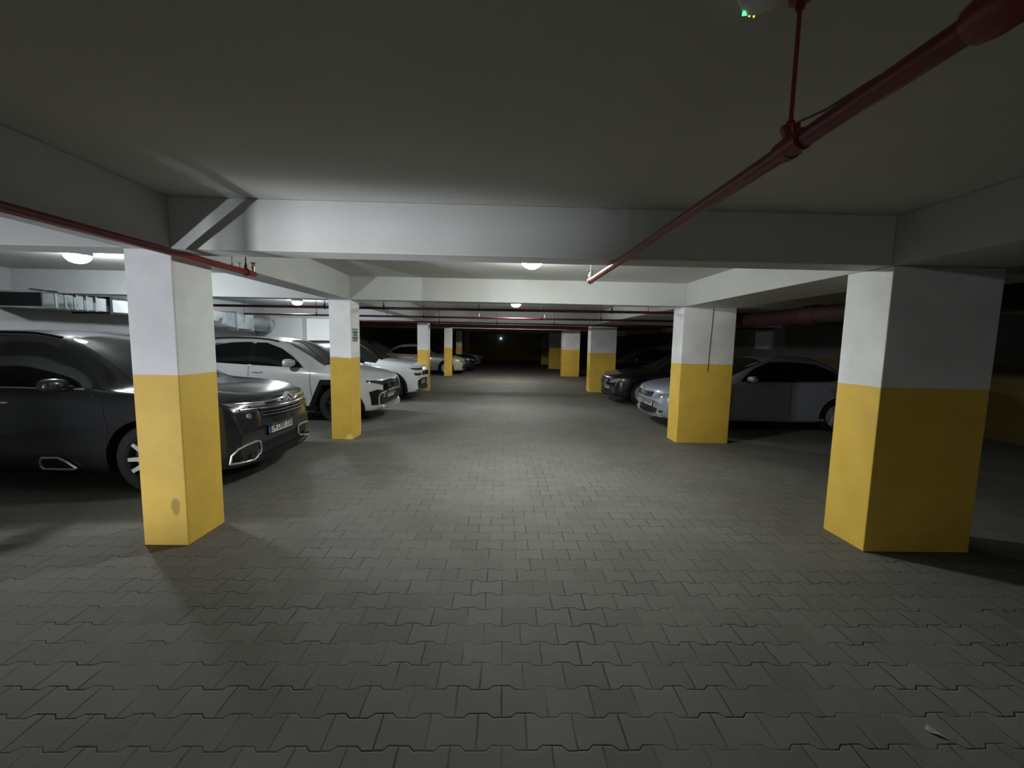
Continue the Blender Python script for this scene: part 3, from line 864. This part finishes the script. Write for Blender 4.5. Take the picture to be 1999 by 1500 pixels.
def base_spec(L, W, top, belt, fo, wb, wr, w=None, wt=None, bot=None, **k):
    sp = dict(L=L, W=W, top=top, belt=belt, fo=fo, wb=wb, wr=wr)
    sp['w'] = w or [(0, W*.80), (.05, W*.86), (.15, W*.925), (.4, W*.985), (1.0, W), (L-1.0, W), (L-.35, W*.97), (L-.08, W*.90), (L, W*.80)]
    sp['wt'] = wt or [(0, W*.62), (.15, W*.76), (.6, W*.80), (1.15, W*.79), (2.0, W*.66), (3.0, W*.66), (L-.5, W*.62), (L-.1, W*.66), (L, W*.66)]
    sp['bot'] = bot or [(0, .30), (.12, .235), (.5, .21), (1.0, .20), (L-1.0, .20), (L-.4, .24), (L, .34)]
    sp.update(k)
    return sp

SUV_W = dict()
# ---- 1. charcoal crossover at the left, nose towards the lane
P_CHAR = paint('charcoal metallic paint', (0.020, 0.021, 0.024, 1), 0.28, 0.2)
sp1 = base_spec(4.5, .92,
    [(0, .66), (.02, .80), (.05, .90), (.10, .965), (.25, 1.02), (.6, 1.075), (1.15, 1.12), (1.5, 1.36), (1.95, 1.595), (2.4, 1.665), (3.2, 1.66), (3.9, 1.57), (4.2, 1.42), (4.38, 1.15), (4.46, .9), (4.5, .62)],
    [(0, .60), (.05, .78), (.1, .88), (.25, .95), (.6, 1.0), (1.2, 1.04), (2.5, 1.05), (3.6, 1.10), (4.2, 1.12), (4.4, 1.0), (4.5, .55)],
    .98, 2.73, .365, fbow=.24)
c1 = Car('crossover_car', 'charcoal crossover parked behind the nearest left column, with emblem and number plate', sp1, P_CHAR, (-2.58-2.25, 5.06, 0), 0.0)
for sd in (-1, 1):
    c1.panel('side_window', [(1.44, 1.078), (2.55, 1.095), (2.55, 1.54), (2.20, 1.525), (1.95, 1.45), (1.70, 1.29)], 'side', GLASS_DARK, side=sd)
    c1.panel('side_window', [(2.62, 1.10), (3.45, 1.14), (3.38, 1.50), (2.62, 1.52)], 'side', GLASS_DARK, side=sd)
    c1.panel('quarter_window', [(3.52, 1.145), (4.0, 1.22), (3.85, 1.42), (3.45, 1.49)], 'side', GLASS_DARK, side=sd)
    c1.rod('window_trim', [(1.60, 1.075), (2.6, 1.085), (3.5, 1.12), (4.05, 1.21)], .007, 'side', SATIN, side=sd)
    c1.strip('door_seam', [(1.40, .40), (1.36, .7), (1.42, 1.02)], .007, 'side', PLATE_INK, side=sd)
    c1.strip('door_seam', [(2.585, .40), (2.585, 1.05)], .007, 'side', PLATE_INK, side=sd)
    c1.panel('pillar_cover', [(2.54, 1.095), (2.63, 1.095), (2.63, 1.52), (2.54, 1.52)], 'side', GLOSSBLACK, side=sd, off=.003)
    c1.handle(2.42, .93, SATIN, sd); c1.handle(3.4, .97, SATIN, sd)
    c1.panel('sill_trim', [(1.40, .21), (3.28, .21), (3.28, .26), (1.40, .26)], 'side', CLAD, side=sd, off=.012)
    # rounded trim bumper low on the door
    PODP = [(1.70, .275), (1.74, .262), (2.02, .262), (2.045, .285), (2.04, .345), (2.01, .385), (1.86, .385), (1.78, .345)]
    pod = c1.panel('door_bumper', PODP, 'side', GLOSSBLACK, side=sd, off=.016)
    c1.rod('bezel', PODP, .012, 'side', SATIN, side=sd, off=.018, parent=pod, closed=True)
    # split headlamp: thin strip above, main unit below
    c1.panel('daytime_lamp', [(sd*.40, .875), (sd*.60, .885), (sd*.76, .90), (sd*.80, .93), (sd*.62, .93), (sd*.42, .905)][::sd], 'front', LENS, off=.008)
    hl = c1.panel('headlamp', [(sd*.44, .735), (sd*.62, .725), (sd*.76, .74), (sd*.80, .80), (sd*.76, .835), (sd*.46, .815)][::sd], 'front', LENS_DARK, off=.006)
    hp, _ = c1.cast((5, sd*.62, .78), (-1, 0, 0))
    MB().lathe([(0, .03), (.028, .025), (.040, .0), (.040, -.02)], (hp.x-.012, sd*.62, .78), axis='x', seg=16).build('projector', CHROME, hl)
    # fog pod with a satin frame
    pg = [(sd*.80, .298), (sd*.62, .302), (sd*.45, .33), (sd*.42, .37), (sd*.43, .455), (sd*.49, .475), (sd*.68, .475), (sd*.765, .45), (sd*.80, .39)][::-sd]
    fg = c1.panel('air_intake', pg, 'front', GLOSSBLACK, off=.004)
    c1.rod('bezel', pg, .013, 'front', SATIN, off=.012, parent=fg, closed=True)
gr = c1.panel('grille', [(-.52, .735), (.52, .735), (.50, .90), (-.50, .90)], 'front', GLOSSBLACK, off=.003)
for z, hw in ((.755, .50), (.79, .50), (.825, .50), (.862, .60)):
    c1.rod('grille_slat', [(-hw, z+.012), (-.2, z), (.2, z), (hw, z+.012)], .011, 'front', DARKALLOY, off=.008, parent=gr)
c1.rod('chrome_bar', [(-.72, .925), (-.40, .905), (-.15, .915), (0, .925), (.15, .915), (.40, .905), (.72, .925)], .010, 'front', CHROME, off=.012)
c1.rod('chrome_bar', [(-.70, .858), (-.40, .848), (0, .845), (.40, .848), (.70, .858)], .008, 'front', CHROME, off=.012)
hp, _ = c1.cast((5, 0, .90), (-1, 0, 0))
em = MB()
for z0 in (.872, .930):
    em.prism([(-.105, z0-.022), (0, z0+.050), (.105, z0-.022), (.105, z0-.046), (0, z0+.024), (-.105, z0-.046)], 'x', hp.x-.02, hp.x+.022)
em.build('emblem', EMBLEM, c1.root, angle=20)
c1.panel('lower_grille', [(-.42, .315), (.42, .315), (.40, .43), (-.40, .43)], 'front', CLAD, off=.006)
c1.panel('bumper_lip', [(-.72, .29), (.72, .29), (.70, .325), (-.70, .325)], 'front', CLAD, off=.022)
h1, p1_ = c1.plate(.565)
c1.plate_mark(h1, '34 DBB 330')
c1.body.data.materials.append(GLOSSBLACK)
_bt1, _tp1 = pchip(sp1['belt']), pchip(sp1['top'])
for p in c1.body.data.polygons:
    s_ = c1.L/2-p.center.x
    if 1.22 < s_ < 2.06 and _bt1(s_)+.02 < p.center.z < _tp1(s_)-.02: p.material_index = len(c1.body.data.materials)-1
c1.panel('windscreen', [(1.20, -.68), (1.20, .68), (1.55, .64), (1.97, .565), (2.0, 0), (1.97, -.565), (1.55, -.64)], 'top', GLASS_FRONT, off=.004, res=.08)
c1.rod('wiper', [(1.22, -.45), (1.16, -.1), (1.20, .25)], .008, 'top', CLAD, off=.012)
c1.rod('bonnet_seam', [(.22, -.66), (.14, -.4), (.10, 0), (.14, .4), (.22, .66)], .004, 'top', PLATE_INK, off=.0)
for sd in (-1, 1):
    c1.rod('roof_rail', [(2.05, sd*.60), (2.6, sd*.60), (3.9, sd*.585)], .016, 'top', CLAD, off=.03)
c1.wheels('bi', ALLOY, 5)
c1.mirror(1.72, 1.07, P_CHAR)

# ---- 2. pale crossover in the middle of the left row
P_PALE = paint('pale pearl paint', (0.60, 0.61, 0.60, 1), 0.32, 0.0)
sp2 = base_spec(4.5, .93,
    [(0, .62), (.02, .76), (.05, .84), (.12, .90), (.35, .97), (.7, 1.03), (1.2, 1.10), (1.6, 1.34), (2.1, 1.585), (2.6, 1.65), (3.3, 1.635), (3.9, 1.54), (4.25, 1.30), (4.4, 1.05), (4.5, .6)],
    [(0, .56), (.05, .74), (.12, .83), (.35, .90), (.7, .95), (1.2, 1.0), (2.5, 1.06), (3.6, 1.13), (4.2, 1.12), (4.5, .55)],
    .93, 2.68, .355, square_arch=True, fbow=.26)
c2 = Car('crossover_car', 'pale grey white crossover with tinted windows, parked behind the second left column', sp2, P_PALE, (-2.24-2.25, 8.83, 0), 0.0)
for sd in (-1, 1):
    c2.panel('side_window', [(1.56, 1.062), (2.55, 1.105), (2.55, 1.54), (2.35, 1.525), (2.05, 1.42), (1.78, 1.24)], 'side', GLASS_DARK, side=sd)
    c2.panel('side_window', [(2.62, 1.108), (3.40, 1.15), (3.75, 1.27), (3.65, 1.38), (3.3, 1.505), (2.62, 1.54)], 'side', GLASS_DARK, side=sd)
    c2.rod('window_trim', [(1.55, 1.05), (1.95, 1.39), (2.35, 1.535), (2.9, 1.545), (3.5, 1.45)], .009, 'side', SATIN, side=sd)
    c2.strip('door_seam', [(1.36, .36), (1.42, .7), (1.44, 1.02)], .007, 'side', PLATE_INK, side=sd)
    c2.strip('door_seam', [(2.585, .36), (2.585, 1.08)], .007, 'side', PLATE_INK, side=sd)
    c2.panel('pillar_cover', [(2.54, 1.115), (2.63, 1.115), (2.63, 1.515), (2.54, 1.515)], 'side', GLOSSBLACK, side=sd, off=.003)
    c2.handle(2.42, .98, P_PALE, sd); c2.handle(3.4, 1.02, P_PALE, sd)
    c2.panel('sill_trim', [(1.30, .20), (3.20, .20), (3.20, .34), (1.30, .34)], 'side', CLAD, side=sd, off=.010)
    # angular arch trim
    for s in (.93, .93+2.68):
        a = .425
        po = [(s-a*1.22, .24), (s-a*1.22, .36), (s-a*.72, .355+a*1.16), (s+a*.72, .355+a*1.16), (s+a*1.22, .36), (s+a*1.22, .24), (s+a*1.04, .24), (s+a*1.04, .32), (s+a*.62, .355+a*.93), (s-a*.62, .355+a*.93), (s-a*1.04, .32), (s-a*1.04, .24)]
        c2.panel('arch_trim', po, 'side', CLAD, side=sd, off=.010)
    hl = c2.panel('headlamp', [(sd*.36, .765), (sd*.62, .735), (sd*.86, .80), (sd*.90, .845), (sd*.60, .82), (sd*.38, .835)][::sd], 'front', LENS_DARK, off=.006)
    hp, _ = c2.cast((5, sd*.60, .78), (-1, 0, 0))
    fg = c2.panel('air_intake', [(sd*.48, .335), (sd*.84, .36), (sd*.865, .62), (sd*.77, .66), (sd*.62, .63), (sd*.50, .5)][::sd], 'front', CLAD, off=.005)
    hq, _ = c2.cast((5, sd*.72, .55), (-1, 0, 0))
    MB().lathe([(0, .02), (.03, .015), (.035, -.01)], (hq.x, sd*.72, .55), axis='x', seg=12).build('fog_lamp', LENS, fg)
g2 = c2.panel('grille', [(-.52, .48), (.52, .48), (.64, .60), (.60, .76), (.42, .835), (-.42, .835), (-.60, .76), (-.64, .60)], 'front', GLOSSBLACK, off=.004)
for k, z in enumerate((.58, .64, .70, .76)):
    hw = .52 if k < 3 else .44
    for j in range(9):
        y = -hw+2*hw*(j+.5)/9
        hp, _ = c2.cast((5, y, z), (-1, 0, 0))
        MB().lathe([(0, .016), (.020, .004), (.026, 0)], (hp.x+.003, y, z), axis='x', seg=6).build('grille_stud', DARKALLOY, g2)
c2.panel('lower_grille', [(-.55, .335), (.55, .335), (.53, .47), (-.53, .47)], 'front', CLAD, off=.006)
c2.panel('skid_plate', [(-.66, .292), (.66, .292), (.62, .335), (-.62, .335)], 'front', SATIN, off=.016)
hp, _ = c2.cast((5, 0, .855), (-1, 0, 0))
h2, _p = c2.plate(.50, w=.48)
c2.plate_mark(h2, None, w=.48)
c2.panel('windscreen', [(1.26, -.62), (1.26, .62), (2.08, .53), (2.12, 0), (2.08, -.53)], 'top', GLASS_FRONT, off=.004, res=.08)
c2.rod('wiper', [(1.30, -.45), (1.22, -.1), (1.27, .25)], .008, 'top', CLAD, off=.012)
for sd in (-1, 1):
    c2.rod('roof_rail', [(2.15, sd*.605), (2.6, sd*.605), (3.9, sd*.58)], .015, 'top', CLAD, off=.026)
c2.wheels('plain', DARKALLOY, 5)
c2.mirror(1.76, 1.10, P_PALE, (.15, .27, .16))

# ---- 3. white small crossover with a black roof
P_WHITE = paint('white paint', (0.78, 0.79, 0.81, 1), 0.30, 0.0)
sp3 = base_spec(4.16, .89,
    [(0, .62), (.02, .77), (.05, .86), (.12, .93), (.35, 1.0), (.7, 1.05), (1.1, 1.09), (1.45, 1.31), (1.85, 1.53), (2.3, 1.595), (3.0, 1.585), (3.6, 1.50), (3.9, 1.3), (4.08, 1.0), (4.16, .6)],
    [(0, .56), (.05, .75), (.12, .84), (.35, .92), (.7, .97), (1.2, 1.0), (2.5, 1.04), (3.4, 1.08), (3.9, 1.08), (4.16, .55)],
    .86, 2.60, .345, fbow=.24)
c3 = Car('compact_crossover_car', 'small white crossover with a black roof, third car in the left row', sp3, P_WHITE, (-2.14-2.08, 11.85, 0), 0.0)
for sd in (-1, 1):
    c3.panel('side_window', [(1.52, 1.04), (2.35, 1.075), (2.35, 1.46), (2.1, 1.44), (1.85, 1.34), (1.65, 1.18)], 'side', GLASS_DARK, side=sd)
    c3.panel('side_window', [(2.42, 1.075), (3.2, 1.10), (3.2, 1.43), (2.42, 1.46)], 'side', GLASS_DARK, side=sd)
    c3.strip('door_seam', [(1.28, .36), (1.33, .7), (1.36, 1.0)], .007, 'side', PLATE_INK, side=sd)
    c3.panel('sill_trim', [(1.22, .20), (3.05, .20), (3.05, .38), (1.22, .38)], 'side', CLAD, side=sd, off=.010)
    for s in (.86, .86+2.60):
        r0, r1 = .395, .47
        po = [(s-r1, .25)]+[(s+r1*math.cos(PI-PI*k/14), .345+r1*math.sin(PI-PI*k/14)) for k in range(15)]+[(s+r1, .25), (s+r0, .25)]
        po += [(s+r0*math.cos(PI*k/14), .345+r0*math.sin(PI*k/14)) for k in range(15)]+[(s-r0, .25)]
        c3.panel('arch_trim', po, 'side', CLAD, side=sd, off=.010)
    hl = c3.panel('daytime_lamp', [(sd*.30, .845), (sd*.55, .825), (sd*.78, .85), (sd*.80, .885), (sd*.55, .885), (sd*.32, .89)][::sd], 'front', LENS_DARK, off=.006)
    for q in (.40, .62, .72):
        hp, _ = c3.cast((5, sd*q, .86), (-1, 0, 0))
        MB().lathe([(0, .014), (.016, .008), (.020, -.004)], (hp.x, sd*q, .86), axis='x', seg=10).build('projector', CHROME, hl)
    c3.panel('headlamp', [(sd*.50, .695), (sd*.66, .68), (sd*.76, .70), (sd*.77, .755), (sd*.62, .755), (sd*.50, .745)][::sd], 'front', LENS_DARK, off=.006)
    c3.panel('air_intake', [(sd*.46, .35), (sd*.62, .36), (sd*.66, .46), (sd*.63, .55), (sd*.50, .56), (sd*.45, .46)][::sd], 'front', CLAD, off=.005)
c3.panel('grille', [(-.45, .69), (.45, .69), (.42, .80), (-.42, .80)], 'front', GLOSSBLACK, off=.005)
c3.panel('lower_grille', [(-.56, .34), (.56, .34), (.60, .44), (.52, .60), (-.52, .60), (-.60, .44)], 'front', CLAD, off=.006)
c3.panel('skid_plate', [(-.70, .29), (.70, .29), (.66, .335), (-.66, .335)], 'front', CLAD, off=.014)
h3, _p = c3.plate(.48, w=.48); c3.plate_mark(h3, None, w=.48)
c3.panel('windscreen', [(1.15, -.58), (1.15, .58), (1.85, .50), (1.88, 0), (1.85, -.50)], 'top', GLASS_FRONT, off=.004, res=.08)
c3.body.data.materials.append(GLOSSBLACK)
_bt = pchip(sp3['belt'])
for p in c3.body.data.polygons:
    s_ = c3.L/2-p.center.x
    if s_ > 1.2 and p.center.z > _bt(s_)+.015: p.material_index = len(c3.body.data.materials)-1
for sd in (-1, 1):
    c3.rod('roof_rail', [(2.0, sd*.57), (2.5, sd*.575), (3.5, sd*.55)], .015, 'top', CLAD, off=.03)
c3.wheels('plain', DARKALLOY, 5)
c3.mirror(1.62, 1.05, GLOSSBLACK)

# ---- sedan shape shared by the others
def sedan_spec(L=4.75, W=.915, H=1.47, wr=.325, fo=.93, wb=2.78):
    k = H/1.47
    top = [(0, .54), (.02, .66), (.06, .745), (.14, .80), (.4, .87), (.8, .93), (1.30, .985), (1.7, 1.18), (2.15, 1.385), (2.6, 1.465), (3.1, 1.45), (3.55, 1.30), (3.95, 1.09), (4.15, 1.06), (L-.18, 1.03), (L-.08, .95), (L, .6)]
    top = [(s, z*k if z > 1.0 else z) for s, z in top]
    belt = [(0, .48), (.06, .66), (.14, .73), (.4, .79), (.8, .84), (1.3, .90), (2.6, .93), (3.6, .97), (4.2, .97), (L-.1, .85), (L, .52)]
    return base_spec(L, W, top, belt, fo, wb, wr, bot=[(0, .26), (.12, .20), (.5, .18), (1.0, .17), (L-1.0, .17), (L-.4, .21), (L, .30)],
        wt=[(0, W*.62), (.15, W*.76), (.6, W*.80), (1.3, W*.78), (2.15, W*.62), (3.1, W*.61), (3.95, W*.70), (L-.2, W*.74), (L, W*.66)])

def sedan_details(c, trim=SATIN, lens=LENS, rim=ALLOY, mirror_m=None, grille='bars', handles=CHROME, plate=True):
    W = c.W
    for sd in (-1, 1):
        c.panel('side_window', [(1.62, .955), (2.52, .965), (2.52, 1.34), (2.30, 1.33), (2.0, 1.22), (1.78, 1.08)], 'side', GLASS_DARK, side=sd)
        c.panel('side_window', [(2.59, .965), (3.35, .985), (3.62, 1.05), (3.50, 1.17), (3.2, 1.30), (2.59, 1.345)], 'side', GLASS_DARK, side=sd)
        c.rod('window_trim', [(1.55, .94), (2.6, .952), (3.4, .972), (3.68, 1.04)], .006, 'side', trim, side=sd)
        c.strip('door_seam', [(1.40, .33), (1.42, .6), (1.46, .93)], .006, 'side', PLATE_INK, side=sd)
        c.strip('door_seam', [(2.555, .33), (2.555, .94)], .006, 'side', PLATE_INK, side=sd)
        c.strip('door_seam', [(3.62, .95), (3.52, .72), (3.30, .50), (3.22, .33)], .006, 'side', PLATE_INK, side=sd)
        c.strip('sill_moulding', [(1.36, .245), (2.4, .235), (3.25, .245)], .035, 'side', c.paint, side=sd, off=.016)
        c.panel('pillar_cover', [(2.51, .962), (2.60, .962), (2.60, 1.34), (2.51, 1.335)], 'side', GLOSSBLACK, side=sd, off=.003)
        c.handle(2.36, .80, handles, sd); c.handle(3.34, .82, handles, sd)
        hl = c.panel('headlamp', [(sd*.48, .575), (sd*.66, .585), (sd*.80, .65), (sd*.845, .715), (sd*.70, .705), (sd*.52, .66)][::sd], 'front', lens, off=.006)
        hp, _ = c.cast((5, sd*.62, .64), (-1, 0, 0))
        MB().lathe([(0, .020), (.026, .014), (.034, -.006)], (hp.x, sd*.62, .64), axis='x', seg=12).build('projector', CHROME, hl)
        fg = c.panel('fog_lamp', [(sd*.58, .30), (sd*.72, .315), (sd*.73, .365), (sd*.60, .36)][::sd], 'front', LENS_DARK, off=.006)
        c.panel('tail_lamp', [(sd*.52, .78), (sd*.80, .76), (sd*.82, .90), (sd*.55, .92)][::sd], 'rear', RED_LENS, off=.006)
    if grille == 'bars':
        g = c.panel('grille', [(-.40, .585), (.40, .585), (.44, .70), (-.44, .70)], 'front', GLOSSBLACK, off=.004)
        for z in (.605, .64, .675): c.rod('grille_slat', [(-.41, z+.01), (0, z), (.41, z+.01)], .009, 'front', CHROME, off=.010, parent=g)
        hp, _ = c.cast((5, 0, .70), (-1, 0, 0))
        MB().lathe([(.050, .0), (.062, .0), (.062, .014), (.050, .014)], (hp.x, 0, .70), axis='x', seg=20, closed=True).build('emblem', CHROME, c.root)
    else:
        g = c.panel('grille', [(-.30, .50), (.30, .50), (.37, .70), (-.37, .70)], 'front', GLOSSBLACK, off=.004)
        for z in (.52, .55, .58, .61, .64, .67): c.rod('grille_slat', [(-.31-(z-.5)*.3, z), (0, z), (.31+(z-.5)*.3, z)], .007, 'front', CHROME, off=.010, parent=g)
        c.rod('grille_frame', [(-.31, .495), (.31, .495), (.385, .71), (-.385, .71)], .011, 'front', CHROME, off=.010, parent=g, closed=True)
        hp, _ = c.cast((5, 0, .74), (-1, 0, 0))
        e = MB().lathe([(.032, .0), (.038, .0), (.038, .008), (.032, .008)], (hp.x-.03, 0, .835), axis='x', seg=20, closed=True)
        for a in (PI/2, PI/2+2*PI/3, PI/2-2*PI/3):
            e.tube([(hp.x-.026, 0, .835), (hp.x-.026, .034*math.cos(a), .835+.034*math.sin(a))], [.006, .003], 6)
        e.tube([(hp.x-.03, 0, .76), (hp.x-.027, 0, .80)], .006, 6)
        e.build('emblem', CHROME, c.root)
        for y in (-.74, -.66, -.58, -.5, .5, .58, .66, .74):
            hq, _ = c.cast((5, y, .52), (-1, 0, 0))
            MB().lathe([(0, .010), (.010, .006), (.012, 0)], (hq.x, y, .52), axis='x', seg=8).build('parking_sensor', CHROME, c.root)
    lg = c.panel('lower_grille', [(-.46, .25), (.46, .25), (.50, .37), (-.50, .37)], 'front', CLAD, off=.005)
    c.rod('bumper_lip', [(-.70, .235), (-.4, .225), (0, .222), (.4, .225), (.70, .235)], .012, 'front', c.paint, off=.012)
    c.panel('windscreen', [(1.36, -.62), (1.36, .62), (2.14, .53), (2.18, 0), (2.14, -.53)], 'top', GLASS_FRONT, off=.004, res=.08)
    c.panel('rear_window', [(3.20, -.50), (3.20, .50), (3.86, .56), (3.86, -.56)], 'top', GLASS_DARK, off=.004, res=.08)
    if plate:
        h, _p = c.plate(.44, w=.50); c.plate_mark(h, None, w=.50)
    c.wheels('plain', rim, 5)
    c.mirror(1.74, .96, mirror_m or c.paint, (.12, .19, .12))

# ---- 4. beige sedan in the left row
P_BEIGE = paint('beige silver paint', (0.46, 0.45, 0.39, 1), 0.32, 0.2)
c4 = Car('sedan_car', 'beige silver sedan standing behind the slim fourth left column', sedan_spec(4.77, .915, 1.48), P_BEIGE, (-1.85-2.385, 21.1, 0), 0.0)
sedan_details(c4)
# ---- 5. black sedan beyond it
P_BLACK = paint('black paint', (0.006, 0.006, 0.007, 1), 0.25, 0.0)
c5 = Car('sedan_car', 'black car parked just beyond the beige sedan, only its nose catching light', sedan_spec(4.6, .90, 1.50), P_BLACK, (-1.45-2.3, 23.15, 0), 0.0)
sedan_details(c5, trim=CLAD)
# ---- 6. grey sedan farthest back on the left
P_GREY = paint('grey paint', (0.16, 0.16, 0.18, 1), 0.32, 0.3)
c6 = Car('sedan_car', 'dim grey car farthest back on the left, beyond the black one', sedan_spec(4.6, .90, 1.47), P_GREY, (-1.30-2.3, 27.2, 0), 0.0)
sedan_details(c6)
# ---- 7. silver sedan on the right, nose towards the lane
P_SILVER = paint('silver metallic paint', (0.35, 0.365, 0.45, 1), 0.30, 0.15)
c7 = Car('sedan_car', 'silver sedan on the right, partly hidden by the broad column with the cable', sedan_spec(4.54, .88, 1.465, .315, .92, 2.60), P_SILVER, (2.95+2.27, 8.58, 0), PI)
sedan_details(c7, handles=P_SILVER)
# ---- 8. black sedan with a chrome grille on the right
c8 = Car('sedan_car', 'black sedan with chrome grille on the right, beyond the silver sedan', sedan_spec(4.75, .91, 1.47, .325, .88, 2.87), P_BLACK, (2.88+2.375, 11.75, 0), PI)
sedan_details(c8, grille='star', handles=P_BLACK)
# ---- 9. car whose nose just shows between two right columns
P_MAROON = paint('near black paint', (0.012, 0.011, 0.012, 1), 0.3, 0.0)
c9 = Car('sedan_car', 'dark car nose just showing between the third and fourth right columns', sedan_spec(4.6, .90, 1.47), P_MAROON, (3.62+2.3, 17.4, 0), PI)
sedan_details(c9)
